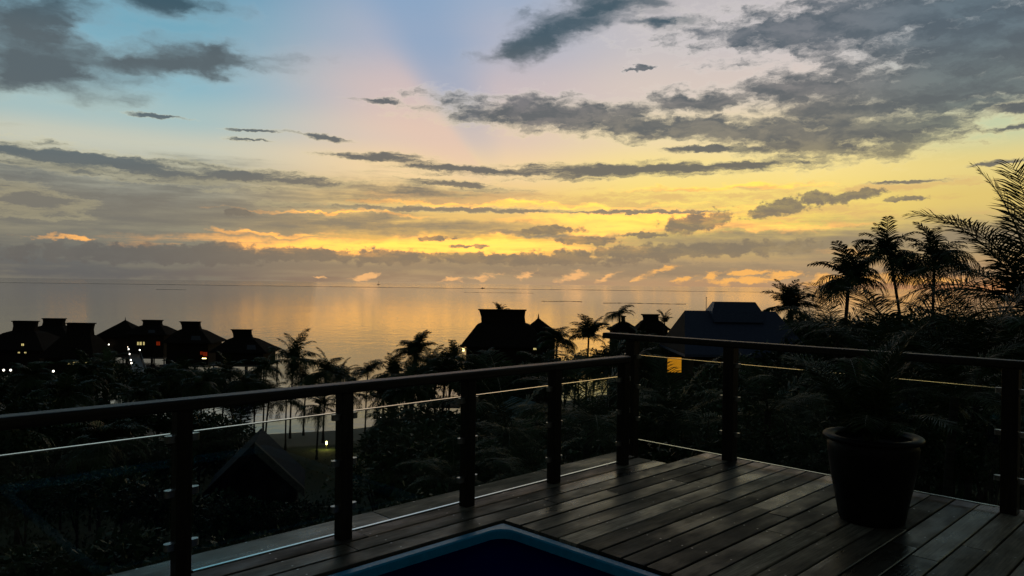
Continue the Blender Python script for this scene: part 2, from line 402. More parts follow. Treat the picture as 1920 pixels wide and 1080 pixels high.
def glass_material():
    m, nt, b = material('railing_glass'); N, Lk = nt.nodes, nt.links
    N.remove(b)
    tr = N.new('ShaderNodeBsdfTransparent'); tr.inputs[0].default_value = (0.90, 0.95, 0.92, 1)
    gl = N.new('ShaderNodeBsdfGlossy'); gl.inputs['Roughness'].default_value = 0.02; gl.inputs[0].default_value = (1, 1, 1, 1)
    lw = N.new('ShaderNodeLayerWeight'); lw.inputs[0].default_value = 0.5      # 1 - |cos| : Schlick reflectance of a thin pane
    pw_ = N.new('ShaderNodeMath'); pw_.operation = 'POWER'; Lk.new(lw.outputs['Facing'], pw_.inputs[0]); pw_.inputs[1].default_value = 5.0
    fr = N.new('ShaderNodeMath'); fr.operation = 'MULTIPLY_ADD'; Lk.new(pw_.outputs[0], fr.inputs[0]); fr.inputs[1].default_value = 0.95; fr.inputs[2].default_value = 0.035
    nz = N.new('ShaderNodeTexNoise'); nz.inputs['Scale'].default_value = 6.0; nz.inputs['Detail'].default_value = 6.0
    di = N.new('ShaderNodeBsdfDiffuse'); di.inputs[0].default_value = (0.5, 0.52, 0.5, 1)
    mr = N.new('ShaderNodeMapRange'); Lk.new(nz.outputs[0], mr.inputs[0]); mr.inputs[1].default_value = 0.5; mr.inputs[2].default_value = 0.8
    mr.inputs[3].default_value = 0.0; mr.inputs[4].default_value = 0.05
    m1 = N.new('ShaderNodeMixShader'); Lk.new(mr.outputs[0], m1.inputs[0]); Lk.new(tr.outputs[0], m1.inputs[1]); Lk.new(di.outputs[0], m1.inputs[2])
    mx = N.new('ShaderNodeMixShader'); Lk.new(fr.outputs[0], mx.inputs[0]); Lk.new(m1.outputs[0], mx.inputs[1]); Lk.new(gl.outputs[0], mx.inputs[2])
    Lk.new(mx.outputs[0], N['Material Output'].inputs[0])
    return m
def water_material():
    m, nt, b = material('sea_water'); N, Lk = nt.nodes, nt.links
    g = N.new('ShaderNodeNewGeometry')
    b.inputs['Base Color'].default_value = (0.012, 0.020, 0.022, 1)
    b.inputs['IOR'].default_value = 1.33; b.inputs['Specular IOR Level'].default_value = 0.5
    sp = N.new('ShaderNodeSeparateXYZ'); Lk.new(g.outputs['Position'], sp.inputs[0])
    far = N.new('ShaderNodeMapRange'); far.interpolation_type = 'SMOOTHSTEP'; Lk.new(sp.outputs[1], far.inputs[0])
    far.inputs[1].default_value = 900; far.inputs[2].default_value = 1500
    far.inputs[3].default_value = 0.03; far.inputs[4].default_value = 0.05
    Lk.new(far.outputs[0], b.inputs['Roughness'])
    hs = None
    for sc_, amp, st in ((2.6, 0.014, (1, 0.8, 1)), (0.9, 0.035, (1, 0.7, 1)), (0.22, 0.14, (1, 0.55, 1)), (0.03, 0.25, (1, 0.45, 1))):
        mp = N.new('ShaderNodeMapping'); mp.inputs['Scale'].default_value = st; Lk.new(g.outputs['Position'], mp.inputs[0])
        nz = N.new('ShaderNodeTexNoise'); nz.inputs['Scale'].default_value = sc_; nz.inputs['Detail'].default_value = 3.0
        Lk.new(mp.outputs[0], nz.inputs['Vector'])
        mu = N.new('ShaderNodeMath'); mu.operation = 'MULTIPLY_ADD'; Lk.new(nz.outputs[0], mu.inputs[0]); mu.inputs[1].default_value = amp
        if hs is None: mu.inputs[2].default_value = 0.0
        else: Lk.new(hs, mu.inputs[2])
        hs = mu.outputs[0]
    bp = N.new('ShaderNodeBump'); bp.inputs['Distance'].default_value = 1.0
    ch = N.new('ShaderNodeMapRange'); ch.interpolation_type = 'SMOOTHSTEP'; Lk.new(sp.outputs[1], ch.inputs[0])
    ch.inputs[1].default_value = 2300; ch.inputs[2].default_value = 2700; ch.inputs[3].default_value = 0.6; ch.inputs[4].default_value = 0.9
    Lk.new(ch.outputs[0], bp.inputs['Strength'])
    cd = N.new('ShaderNodeMapRange'); cd.interpolation_type = 'SMOOTHSTEP'; Lk.new(sp.outputs[1], cd.inputs[0])
    cd.inputs[1].default_value = 2300; cd.inputs[2].default_value = 2700; cd.inputs[3].default_value = 1.0; cd.inputs[4].default_value = 1.7
    Lk.new(cd.outputs[0], bp.inputs['Distance'])
    Lk.new(hs, bp.inputs['Height']); Lk.new(bp.outputs[0], b.inputs['Normal'])
    return m

PLANK = plank_material(); GLASS = glass_material(); WATER = water_material()
EDGE = simple('added_edge_metal', (0.80, 0.84, 0.82), (0.90, 0.93, 0.90), 0.14, 20, bump=0.0, spec=0.6)
EDGE.node_tree.nodes['Principled BSDF'].inputs['Metallic'].default_value = 1.0  # metal, so the added strips catch the sky like a bright glass edge
POSTW = simple('dark_stained_wood', (0.010, 0.008, 0.006), (0.030, 0.024, 0.018), 0.42, 4, (6, 6, 0.6), 0.25, 0.3, rnd=0.2)
RAILW = simple('worn_handrail_wood', (0.014, 0.011, 0.008), (0.045, 0.036, 0.027), 0.46, 4, (0.6, 8, 8), 0.3, 0.3)
METAL = simple('brushed_steel', (0.30, 0.30, 0.30), (0.55, 0.55, 0.54), 0.32, 30, bump=0.1, spec=0.5)
METAL.node_tree.nodes['Principled BSDF'].inputs['Metallic'].default_value = 1.0
SUBW = simple('underdeck_timber', (0.010, 0.009, 0.008), (0.03, 0.026, 0.02), 0.8, 3, bump=0.3)
CERAM = simple('dark_glazed_ceramic', (0.005, 0.0045, 0.0045), (0.015, 0.013, 0.011), 0.34, 5, bump=0.25, spec=0.2, rough2=0.6)
SOIL = simple('potting_soil', (0.012, 0.009, 0.006), (0.04, 0.03, 0.02), 0.95, 40, bump=0.8)
TILE = simple('blue_pool_tile', (0.012, 0.34, 0.62), (0.02, 0.44, 0.76), 0.3, 14, bump=0.1, spec=0.4)
SHELL = simple('navy_pool_plaster', (0.002, 0.004, 0.05), (0.004, 0.008, 0.09), 0.6, 6, bump=0.1)
POOLW = simple('pool_water', (0.0005, 0.002, 0.06), (0.0005, 0.003, 0.08), 0.3, 2.0, bump=0.04, spec=0.0)
THATCH = simple('dark_thatch', (0.012, 0.010, 0.008), (0.042, 0.034, 0.026), 0.95, 6, (3, 3, 0.7), 0.7, 0.1, rnd=0.2, bdist=0.08)
THATCHB = simple('blue_grey_thatch', (0.030, 0.036, 0.050), (0.075, 0.085, 0.105), 0.9, 9, (3, 3, 1), 0.8, 0.1, bdist=0.06)
WALLW = simple('dark_timber_wall', (0.02, 0.015, 0.011), (0.05, 0.038, 0.028), 0.85, 4, (6, 6, 0.5), 0.4, 0.15)
SLATE = simple('blue_grey_shingle', (0.048, 0.068, 0.12), (0.085, 0.115, 0.185), 0.55, 5, (1, 4, 4), 0.3, 0.4)
TEAL = simple('weathered_teal_roof', (0.02, 0.07, 0.08), (0.04, 0.11, 0.12), 0.6, 4, bump=0.3)
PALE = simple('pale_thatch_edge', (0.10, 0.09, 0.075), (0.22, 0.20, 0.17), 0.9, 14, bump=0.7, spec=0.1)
SKYL = simple('skylight_pane', (0.06, 0.07, 0.08), (0.08, 0.09, 0.10), 0.12, 4, bump=0.02, spec=0.6)
LEAF = simple('palm_leaf', (0.024, 0.048, 0.014), (0.060, 0.105, 0.032), 0.55, 2.0, bump=0.0, spec=0.2, rnd=0.25)
LEAFLIT = simple('yellow_lit_palm_leaf', (0.05, 0.05, 0.015), (0.10, 0.09, 0.03), 0.55, 2.0, bump=0.0, spec=0.3, rnd=0.2)  # yellow light on the fronds put into the leaf colour
SHRUB = simple('shrub_leaf', (0.018, 0.040, 0.013), (0.050, 0.092, 0.030), 0.55, 1.2, bump=0.0, spec=0.2, rnd=0.35)
RACH = simple('leaf_stem', (0.05, 0.06, 0.03), (0.10, 0.11, 0.05), 0.5, 4, bump=0.0, spec=0.4)
BARK = simple('palm_bark', (0.025, 0.021, 0.017), (0.07, 0.06, 0.05), 0.9, 5, (1, 1, 6), 0.5, 0.15, rnd=0.2)
PIERW = simple('walkway_timber', (0.10, 0.09, 0.08), (0.20, 0.18, 0.16), 0.6, 5, bump=0.2)
ROCK = simple('reef_rock', (0.012, 0.012, 0.012), (0.04, 0.04, 0.036), 0.8, 0.3, bump=0.5, spec=0.2)
HULL = simple('boat_hull', (0.02, 0.02, 0.022), (0.05, 0.05, 0.05), 0.5, 1.0, bump=0.1)
WARM = emit('warm_window', (255, 232, 150), 0.7)
AMBER = emit('amber_room', (235, 150, 30), 0.6)
REDL = emit('red_lit_room', (190, 60, 20), 0.22)
LAMPW = emit('white_lamp', (255, 246, 228), 4.5)
LAMPY = emit('yellow_lamp', (255, 236, 150), 8.0)

# ================================================================== the ground and the sea
SEA = -14.4
def sst(a, b, x):
    t = min(max((x - a) / (b - a), 0.0), 1.0); return t * t * (3 - 2 * t)
SH = [(-400, 150), (-120, 112), (-70, 98), (-45, 88), (-26, 79), (-18, 82), (-8, 90), (5, 102), (25, 122), (45, 160), (80, 210), (140, 300), (400, 520)]
def shore(x):
    for (x0, y0), (x1, y1) in zip(SH, SH[1:]):
        if x0 <= x <= x1: return y0 + (y1 - y0) * (x - x0) / (x1 - x0)
    return 150 if x < 0 else 520
PR = [(-60, -5.0), (-12, -1.4), (0, 0.0), (7, 0.75), (14, 1.3), (24, 1.8), (40, 2.8), (60, 5.2), (72, 7.6), (90, 10.4), (160, 12.0), (600, 20)]
def ground(x, y):
    d = shore(x) - y
    if x > 8: d *= 1 - 0.42 * sst(8, 40, x)
    z = PR[0][1] if d < PR[0][0] else PR[-1][1]
    for (d0, z0), (d1, z1) in zip(PR, PR[1:]):
        if d0 <= d <= d1: z = z0 + (z1 - z0) * (d - d0) / (d1 - d0)
    z += 0.25 * math.sin(x * 0.31 + 1) * math.sin(y * 0.23) * sst(4, 16, d)
    near = math.hypot(x, y)
    return SEA + z if near >= 15 else min(SEA + z, -3.4 - 0.1 * near)

def ground_material():
    m, nt, b = material('sand_and_grass'); N, Lk = nt.nodes, nt.links
    g = N.new('ShaderNodeNewGeometry'); sp = N.new('ShaderNodeSeparateXYZ'); Lk.new(g.outputs['Position'], sp.inputs[0])
    n1 = N.new('ShaderNodeTexNoise'); n1.inputs['Scale'].default_value = 0.35; n1.inputs['Detail'].default_value = 6; Lk.new(g.outputs['Position'], n1.inputs['Vector'])
    n2 = N.new('ShaderNodeTexNoise'); n2.inputs['Scale'].default_value = 6.0; n2.inputs['Detail'].default_value = 6; Lk.new(g.outputs['Position'], n2.inputs['Vector'])
    a = N.new('ShaderNodeMath'); a.operation = 'MULTIPLY_ADD'; Lk.new(n1.outputs[0], a.inputs[0]); a.inputs[1].default_value = 0.6; Lk.new(sp.outputs[2], a.inputs[2])
    k = N.new('ShaderNodeMapRange'); k.interpolation_type = 'SMOOTHSTEP'; Lk.new(a.outputs[0], k.inputs[0]); k.inputs[1].default_value = SEA + 1.55; k.inputs[2].default_value = SEA + 1.8
    sand = N.new('ShaderNodeValToRGB'); sand.color_ramp.elements[0].color = (0.26, 0.23, 0.18, 1); sand.color_ramp.elements[1].color = (0.42, 0.38, 0.31, 1)
    grass = N.new('ShaderNodeValToRGB'); grass.color_ramp.elements[0].color = (0.018, 0.032, 0.010, 1); grass.color_ramp.elements[1].color = (0.05, 0.075, 0.022, 1)
    Lk.new(n2.outputs[0], sand.inputs[0]); Lk.new(n2.outputs[0], grass.inputs[0])
    mx = N.new('ShaderNodeMix'); mx.data_type = 'RGBA'; Lk.new(k.outputs[0], mx.inputs[0]); Lk.new(sand.outputs[0], mx.inputs[6]); Lk.new(grass.outputs[0], mx.inputs[7])
    Lk.new(mx.outputs[2], b.inputs['Base Color']); b.inputs['Roughness'].default_value = 0.95
    bp = N.new('ShaderNodeBump'); bp.inputs['Strength'].default_value = 0.5; bp.inputs['Distance'].default_value = 0.1
    Lk.new(n2.outputs[0], bp.inputs['Height']); Lk.new(bp.outputs[0], b.inputs['Normal'])
    return m
def grid_axis(stops):
    out = []
    for a, b, n in stops: out += [a + (b - a) * i / n for i in range(n)]
    return out + [stops[-1][1]]
gx = grid_axis([(-400, -120, 14), (-120, -50, 20), (-50, 60, 80), (60, 140, 20), (140, 400, 14)])
gy = grid_axis([(-60, 0, 12), (0, 120, 90), (120, 220, 25), (220, 560, 20)])
mb = MB()
mb.add([(x, y, ground(x, y)) for y in gy for x in gx])
W_ = len(gx)
for j in range(len(gy) - 1):
    for i in range(W_ - 1):
        mb.face((j * W_ + i, j * W_ + i + 1, (j + 1) * W_ + i + 1, (j + 1) * W_ + i))
tag(mb.build('ground', ground_material(), smooth=True), kind='structure')
mb = MB(); R_SEA = 60000
mb.quad((-R_SEA, 20, SEA), (R_SEA, 20, SEA), (R_SEA, R_SEA, SEA), (-R_SEA, R_SEA, SEA))
tag(mb.build('sea', WATER), kind='structure')

# reef flats just breaking the surface
for (px0, px1, py, thick) in ((1130, 1285, 569, 7), (1015, 1090, 565, 5), (292, 350, 543, 12), (870, 1000, 549, 10), (-120, 1560, 534, 101)):
    v0 = ray((px0 + px1) / 2, py); v0.z = min(v0.z, -.0066 * v0.y); d = (SEA - CAMZ) / v0.z * v0.y
    a, b_ = at(px0, py, d).x, at(px1, py, d).x
    mb = MB(); n = 40 if thick < 100 else 160; rs = []
    for i in range(n + 1):
        u = i / n; x = a + (b_ - a) * u; w = thick * (0.25 + random.random()) * math.sin(math.pi * min(max(u, .02), .98)) ** 0.5
        y = d + 6 * math.sin(u * 7 + px0) ; h = (0.10 + 0.22 * random.random()) * (1 if thick < 100 else 2.2)
        rs.append([(x, y - w / 2, SEA - .3), (x, y - w * .3, SEA + h * .6), (x, y + w * .3, SEA + h), (x, y + w / 2, SEA - .3)])
    mb.rings(rs)
    tag(mb.build('reef', ROCK), kind='structure')

# ================================================================== the deck (boards run along e1, e2 lies across them)
E1 = Vector((math.sqrt(.5), math.sqrt(.5), 0)); E2 = Vector((-math.sqrt(.5), math.sqrt(.5), 0)); UP = Vector((0, 0, 1))
RZ = math.radians(45)
def dk(s, t, z=0.0): return E1 * s + E2 * t + UP * z
PS0, PS1, PT0, PT1 = 1.35, 3.70, 1.20, 3.76        # pool opening
S_END, S_NOTCH, T_NOTCH = 6.74, 6.02, 3.87
mb = MB()
for i in range(12):                                    # joists across the boards
    s = -1.1 + i * 0.66
    spans = [(-1.4, 4.5)]
    if PS0 - .05 < s < PS1 + .05: spans = [(-1.4, PT0 - .1), (PT1 + .1, 4.5)]
    elif s > 5.9: spans = [(-1.4, 3.84)]
    for t0, t1 in spans: mb.box(dk(s, (t0 + t1) / 2, -0.125), (0.06, t1 - t0, 0.16), ax=(E1, E2, UP))
mb.box(dk(2.3, 4.53, -0.155), (7.3, 0.045, 0.22), ax=(E1, E2, UP))      # fascias
mb.box(dk(6.70, 1.2, -0.155), (0.045, 5.3, 0.22), ax=(E1, E2, UP))
for (s, t) in ((-1, 4.4), (2, 4.4), (5.6, 4.4), (6.6, 3.4), (6.6, 1.2), (6.6, -1), (3.9, 1), (0, 0)):
    p = dk(s, t); mb.box((p.x, p.y, -3.6), (.16, .16, 6.8), ax=(E1, E2, UP))
deck = tag(mb.build('deck', SUBW), kind='structure')
rs_ = random.Random(5)
PITCH_B, BW = 0.170, 0.156
rows = []
t = 2.41 - 23 * PITCH_B
while t < 4.25:
    rows.append((t + PITCH_B / 2, BW)); t += PITCH_B
rows.append((4.435, 0.245))
screws = MB()
def plank(s0, s1, tc, w):
    L = s1 - s0; mb = MB(); h, c = 0.028, 0.004
    prof = [(-w / 2, -h), (w / 2, -h), (w / 2, -c), (w / 2 - c, 0), (-w / 2 + c, 0), (-w / 2, -c)]
    mb.rings([[(x, y, z) for y, z in prof] for x in (-L / 2, L / 2)])
    dz = rs_.uniform(-0.0025, 0.0025)
    mb.build('plank', PLANK, deck, loc=dk((s0 + s1) / 2, tc, dz), rot=(rs_.uniform(-.006, .006), 0, RZ))
for tc, w in rows:
    end = S_NOTCH if tc > T_NOTCH else S_END
    spans = [(-1.5, end)]
    if PT0 - .02 < tc < PT1 + 0.02: spans = [(-1.5, PS0 - .01), (PS1 + .012, end)]
    for a, b_ in spans:
        cuts = [a]; s = a + rs_.uniform(0.9, 2.6)
        while s < b_ - 0.5: cuts.append(s); s += rs_.uniform(1.3, 2.8)
        cuts.append(b_)
        for s0, s1 in zip(cuts, cuts[1:]): plank(s0 + .003, s1 - .003, tc, w)
    for i in range(12):
        s = -1.1 + i * 0.66
        if any(a < s < b_ for a, b_ in spans):
            for k in (-1, 1):
                p = dk(s + rs_.uniform(-.008, .008), tc + k * (w / 2 - .028), 0.001)
                n = screws.add([p + E1 * .0068 * math.cos(q * 1.047) + E2 * .0068 * math.sin(q * 1.047) + UP * .0035 for q in range(6)])
                screws.face(range(n, n + 6))
o = screws.build('screw_heads', METAL, deck); o['kind'] = 'stuff'

# ---- plunge pool set into the deck
mb = MB(); th = 0.14
for (s0, s1, t0, t1) in ((PS0 - th, PS1 + th, PT1, PT1 + th), (PS0 - th, PS1 + th, PT0 - th, PT0), (PS0 - th, PS0, PT0, PT1), (PS1, PS1 + th, PT0, PT1)):
    mb.box(dk((s0 + s1) / 2, (t0 + t1) / 2, -0.76), (s1 - s0, t1 - t0, 1.40), ax=(E1, E2, UP))
mb.box(dk((PS0 + PS1) / 2, (PT0 + PT1) / 2, -1.5), (PS1 - PS0 + .28, PT1 - PT0 + .28, 0.08), ax=(E1, E2, UP))
pool = tag(mb.build('pool', SHELL), kind='structure')
def ring_loop(inset, r, z, n=8):
    pts = []
    s0, s1, t0, t1 = PS0 + inset, PS1 - inset, PT0 + inset, PT1 - inset
    for (cs, ct, a0) in ((s1 - r, t1 - r, 0), (s0 + r, t1 - r, 90), (s0 + r, t0 + r, 180), (s1 - r, t0 + r, 270)):
        for k in range(n + 1):
            a = math.radians(a0 + 90 * k / n); pts.append(dk(cs + r * math.cos(a), ct + r * math.sin(a), z))
    return pts
mb = MB(); CW = 0.075
mb.rings([ring_loop(.004, .02, -0.12), ring_loop(.004, .02, -0.022), ring_loop(.012, .02, -0.014), ring_loop(CW - .01, .12, -0.014), ring_loop(CW, .12, -0.022), ring_loop(CW, .12, -0.30)], cap=False)
mb.build('coping', TILE, pool, smooth=False)
mb = MB(); lp = ring_loop(CW - .02, .12, -0.075); n = mb.add(lp); mb.face(range(n, n + len(lp)))
mb.build('pool_water', POOLW, pool)

# ---- glass railings
def rounded(w, h, r, n=3):
    pts = []
    for (cx, cy, a0) in ((w / 2 - r, h / 2 - r, 0), (-w / 2 + r, h / 2 - r, 90), (-w / 2 + r, -h / 2 + r, 180), (w / 2 - r, -h / 2 + r, 270)):
        for k in range(n + 1):
            a = math.radians(a0 + 90 * k / n); pts.append((cx + r * math.cos(a), cy + r * math.sin(a)))
    return pts
def railing(posts, fixed, along_s, top, pw, gz0, gz1, clamps, rail_span, label, foot=0.0, deep=()):
    root = empty('glass_railing', dk(posts[0], fixed) if along_s else dk(fixed, posts[0]), RZ)
    tag(root, label, 'railing')
    o0 = posts[0]
    loc = (lambda a, z=0.0, off=0.0: (a - o0, off, z)) if along_s else (lambda a, z=0.0, off=0.0: (off, a - o0, z))
    AX = Vector((1, 0, 0)) if along_s else Vector((0, 1, 0)); AC = Vector((0, 1, 0)) if along_s else Vector((1, 0, 0))
    rt = 0.062
    mb = MB(); pr = rounded(0.118, rt, 0.014)             # handrail with eased edges
    ends = [rail_span[0] + (rail_span[1] - rail_span[0]) * i / 10 for i in range(11)]
    mb.rings([[Vector(loc(a, top - rt / 2)) + AC * u + UP * v for u, v in pr] for a in ends])
    mb.build('handrail', RAILW, root)
    for a in posts:
        z0 = -5.5 if a in deep else foot
        h = top - rt - z0
        mb = MB(); pr = rounded(pw, pw, 0.007, 2)
        mb.rings([[Vector((u, v, z)) for u, v in pr] for z in (0, h)])
        p = mb.build('post', POSTW, root, loc=loc(a, z0))
        for k in (-1, 1):
            for cz in clamps:
                cb = MB(); n = 8
                prof = [(0.0, -.022), (0.0, .022)] + [(.030 + .022 * math.cos(math.radians(q)), .022 * math.sin(math.radians(q))) for q in (90, 60, 30, 0, -30, -60, -90)]
                base = Vector((0, 0, cz - z0)) + AX * (k * (pw / 2 - .001))
                cb.rings([[base + AX * (k * u) + AC * v + UP * w for u, v in prof] for w in (-.019, .019)])
                cb.build('clamp', METAL, p)
    for a, b_ in zip(posts, posts[1:]):
        g0, g1 = a + pw / 2 + .022, b_ - pw / 2 - .022
        mb = MB(); L = abs(g1 - g0); th = 0.012
        hx, hz = L / 2, (gz1 - gz0) / 2
        P8 = [Vector((0, 0, 0)) + AX * (i * hx) + AC * (j * th / 2) + UP * (k * hz) for k in (-1, 1) for (i, j) in ((-1, -1), (1, -1), (1, 1), (-1, 1))]
        n = mb.add(P8)
        for f in ((3, 2, 1, 0), (4, 5, 6, 7), (0, 1, 5, 4), (1, 2, 6, 5), (2, 3, 7, 6), (3, 0, 4, 7)): mb.face([n + i for i in f])
        gp = mb.build('glass_panel', GLASS, root, loc=loc((g0 + g1) / 2, (gz0 + gz1) / 2))
        for zz, hh in ((hz + .003, .006), (-hz + .001, .008)):      # slim metal strip added along top and bottom edge to shine like lit glass
            mb = MB(); mb.box(UP * zz, (2 * hx, .019, hh), ax=(AX, AC, UP)); mb.build('edge_shine_strip', EDGE, gp)
    return root
railing([0.62, 1.66, 2.69, 3.755, 4.72, 5.67], 4.20, True, 1.0, 0.086, 0.035, 0.81, (0.785, 0.49, 0.20), (-0.2, 5.70),
        'lower glass railing along the outer edge beside the blue pool')
railing([-0.95, 0.20, 1.34, 2.48, 3.62, 4.76], 6.58, False, 1.135, 0.108, 0.03, 0.915, (0.905, 0.59, 0.25), (-1.4, 5.12),
        'taller glass railing behind the big dark pot', deep=(4.76,))

# ---- the pot
pot_p = dk(5.653, 1.990)
pot = tag(empty('plant_pot', pot_p), 'large dark glazed ceramic pot with a wide rolled rim on the deck', 'pot')
mb = MB()
mb.lathe([(0.001, 0.0), (0.208, 0.0), (0.217, 0.012), (0.225, 0.05), (0.250, 0.18), (0.280, 0.34), (0.298, 0.47), (0.303, 0.53), (0.292, 0.565), (0.286, 0.575), (0.255, 0.575), (0.25, 0.52), (0.001, 0.50)], 48)
mb.build('body', CERAM, pot, smooth=True)
mb = MB()
prof = [(0.252, 0.570), (0.290, 0.566), (0.322, 0.574), (0.334, 0.590), (0.326, 0.606), (0.300, 0.612), (0.262, 0.606), (0.250, 0.590)]
n = 48; base = [mb.add([(r * math.cos(2 * math.pi * k / n), r * math.sin(2 * math.pi * k / n), z) for k in range(n)]) for r, z in prof]
for q in range(len(prof)):
    a, b_ = base[q], base[(q + 1) % len(prof)]
    for i in range(n): mb.face((a + i, a + (i + 1) % n, b_ + (i + 1) % n, b_ + i))
mb.build('rim', CERAM, pot, smooth=True)
mb = MB(); mb.lathe([(0.001, 0.535), (0.12, 0.55), (0.252, 0.54), (0.252, 0.52), (0.001, 0.52)], 32)
mb.build('soil', SOIL, pot)

# ================================================================== plants
def frond_mesh(name, L, el0, droop, n, ll, lw, seed, mats, hang=0.35, sweep=40, rw=0.02):
    """A pinnate leaf growing along +x from the origin: curved midrib and two ranks of folded leaflets."""
    rr = random.Random(seed); mb = MB(); pts, tans = [], []
    p = Vector((0, 0, 0)); a = math.radians(el0); N_ = 14
    for i in range(N_ + 1):
        pts.append(p.copy()); tans.append(Vector((math.cos(a), 0, math.sin(a))))
        p = p + tans[-1] * (L / N_); a -= math.radians(droop) / N_ * (0.35 + 1.3 * i / N_)
        a = max(a, math.radians(-100))
    mb.tube(pts, [rw * (1 - 0.85 * i / N_) for i in range(N_ + 1)], 4, 1)
    for sd in (-1, 1):
        for k in range(n):
            u = 0.10 + 0.90 * (k + rr.uniform(-.3, .3)) / (n - 1); u = min(max(u, .08), 1.0)
            f = u * N_; i = min(int(f), N_ - 1); q = pts[i].lerp(pts[i + 1], f - i); t = tans[i].lerp(tans[i + 1], f - i).normalized()
            nrm_ = Vector((-t.z, 0, t.x))
            l = ll * (0.35 + 0.65 * math.sin(math.pi * min(u * 0.86 + 0.14, 1.0)) ** 0.6) * rr.uniform(.82, 1.1)
            sw = math.radians(sweep * (0.65 + 0.9 * u) + rr.uniform(-6, 6))
            d = t * math.sin(sw) + Vector((0, sd, 0)) * math.cos(sw) + nrm_ * rr.uniform(.02, .22)
            d.normalize(); g = Vector((0, 0, -1)) * hang * rr.uniform(.6, 1.4)
            m1 = q + d * (l * .5) + g * (l * .16); m2 = q + d * (l * .82) + g * l * .62
            w = lw * rr.uniform(.8, 1.2); side = t * w
            b0 = mb.add((q - side * .35, q + side * .35, m1 + side * .5, m1 - side * .5, m2))
            mb.face((b0, b0 + 1, b0 + 2, b0 + 3)); mb.face((b0 + 3, b0 + 2, b0 + 4))
    return mb.mesh(name, mats)
FAR = [frond_mesh('frond_far_%d' % i, 1.0, e, d, 24, .40, .034, i, [LEAF, RACH], h * 1.3, 34, .014) for i, (e, d, h) in
       enumerate(((82, 60, .3), (62, 85, .4), (42, 95, .5), (22, 90, .6), (2, 75, .7), (-22, 50, .8), (52, 70, .4), (10, 95, .7)))]
FARY = [frond_mesh('frond_yellow_%d' % i, 1.0, e, d, 16, .30, .042, 40 + i, [LEAFLIT, RACH], h, 38, .014) for i, (e, d, h) in enumerate(((20, 90, .6), (-20, 50, .8), (-40, 30, .8)))]
NEAR = [frond_mesh('frond_near_%d' % i, 1.0, e, d, 46, .36, .011, 80 + i, [LEAF, RACH], h * .8, 30, .009) for i, (e, d, h) in
        enumerate(((84, 40, .25), (64, 62, .3), (44, 78, .4), (24, 80, .5), (2, 70, .6), (-22, 45, .7)))]
def palm(x, y, crown, L, label, group=None, nf=20, set_=None, lean=0.4, spin=0.0, rt=0.15, name='palm_tree', cat='palm tree', trunk=True, els=None, yellow=0, seed=0):
    rr = random.Random(int(seed * 977 + x * 31 + y * 17)); set_ = set_ or FAR
    gz = ground(x, y); bx = x - lean * rr.uniform(.5, 1.2); by = y + rr.uniform(-.6, .6)
    gz = ground(bx, by) - 0.1
    root = empty(name, (bx, by, gz)); tag(root, label, cat, group)
    top = Vector((x - bx, y - by, crown - gz))
    if trunk:
        n = 12; path, rad = [], []
        for i in range(n + 1):
            u = i / n
            path.append(Vector((top.x * u ** 1.7, top.y * u ** 1.4, top.z * u))); rad.append(rt * (1.35 - .55 * min(u * 6, 1)) * (1 - .25 * u))
        mb = MB(); mb.tube(path, rad, 8); mb.build('trunk', BARK, root, smooth=True)
    for k in range(nf):
        q = k / nf
        sp = rr.random() ** 0.8 if els is None else els[k % len(els)]
        idx = min(int(sp * len(set_)), len(set_) - 1) if els is None else els[k % len(els)]
        me = set_[idx]
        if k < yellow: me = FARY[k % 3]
        link('frond', me, root, loc=top + Vector((0, 0, rr.uniform(-.1, .15))), rot=(rr.uniform(-.2, .2), rr.uniform(-.12, .12), spin + k * 2.39996 + rr.uniform(-.2, .2)),
             scale=[L * rr.uniform(.82, 1.1)] * 3)
    return root
def palm_px(px, py, D, L, label, group=None, **k):
    p = at(px, py, D); return palm(p.x, p.y, p.z, L, label, group, **k)

def leaf_cloud(name, n, seed, rx=1.0, ry=1.0, rz=1.0, leaf=.16, lumps=9, hollow=.45):
    rr = random.Random(seed); mb = MB()
    cs = []
    for _ in range(lumps):
        while True:
            v = Vector((rr.uniform(-1, 1), rr.uniform(-1, 1), rr.uniform(-.7, 1)))
            if .25 < v.length < .92: break
        cs.append((Vector((v.x * rx * .72, v.y * ry * .72, v.z * rz * .72)), rr.uniform(.26, .52)))
    for _ in range(n):
        c, r = rr.choice(cs)
        d = Vector((rr.gauss(0, 1), rr.gauss(0, 1), rr.gauss(0, 1))).normalized()
        p = c + d * (r * (hollow + (1 - hollow) * rr.random() ** .5))
        l = leaf * rr.uniform(.6, 1.35)
        a = (d + Vector((rr.gauss(0, .7), rr.gauss(0, .7), rr.gauss(0, .7) - .3))).normalized()
        s = a.cross(Vector((rr.gauss(0, 1), rr.gauss(0, 1), rr.gauss(0, 1)))).normalized()
        b0 = mb.add((p, p + a * l * .5 + s * l * .26, p + a * l, p + a * l * .5 - s * l * .26)); mb.face((b0, b0 + 1, b0 + 2, b0 + 3))
    return mb.mesh(name, SHRUB)
CROWNS = [leaf_cloud('crown_%d' % i, 1500, 300 + i, 1, 1, r, lf, lu) for i, (r, lf, lu) in enumerate(((.8, .15, 11), (1.0, .13, 12), (.65, .17, 9), (.9, .14, 14), (.75, .12, 16)))]
def trunk_mesh(seed):
    rr = random.Random(seed); mb = MB()
    mb.tube([(0, 0, 0), (.02, .01, .4), (-.03, .02, .8), (.03, 0, 1.15)], [.085, .07, .06, .03], 7)
    for k in range(5):
        a = k * 1.256 + rr.random(); z = .45 + .1 * k
        mb.tube([(0, 0, z), (.25 * math.cos(a), .25 * math.sin(a), z + .2), (.55 * math.cos(a), .55 * math.sin(a), z + .42)], [.04, .028, .012], 5)
    return mb.mesh('trunk_%d' % seed, BARK)
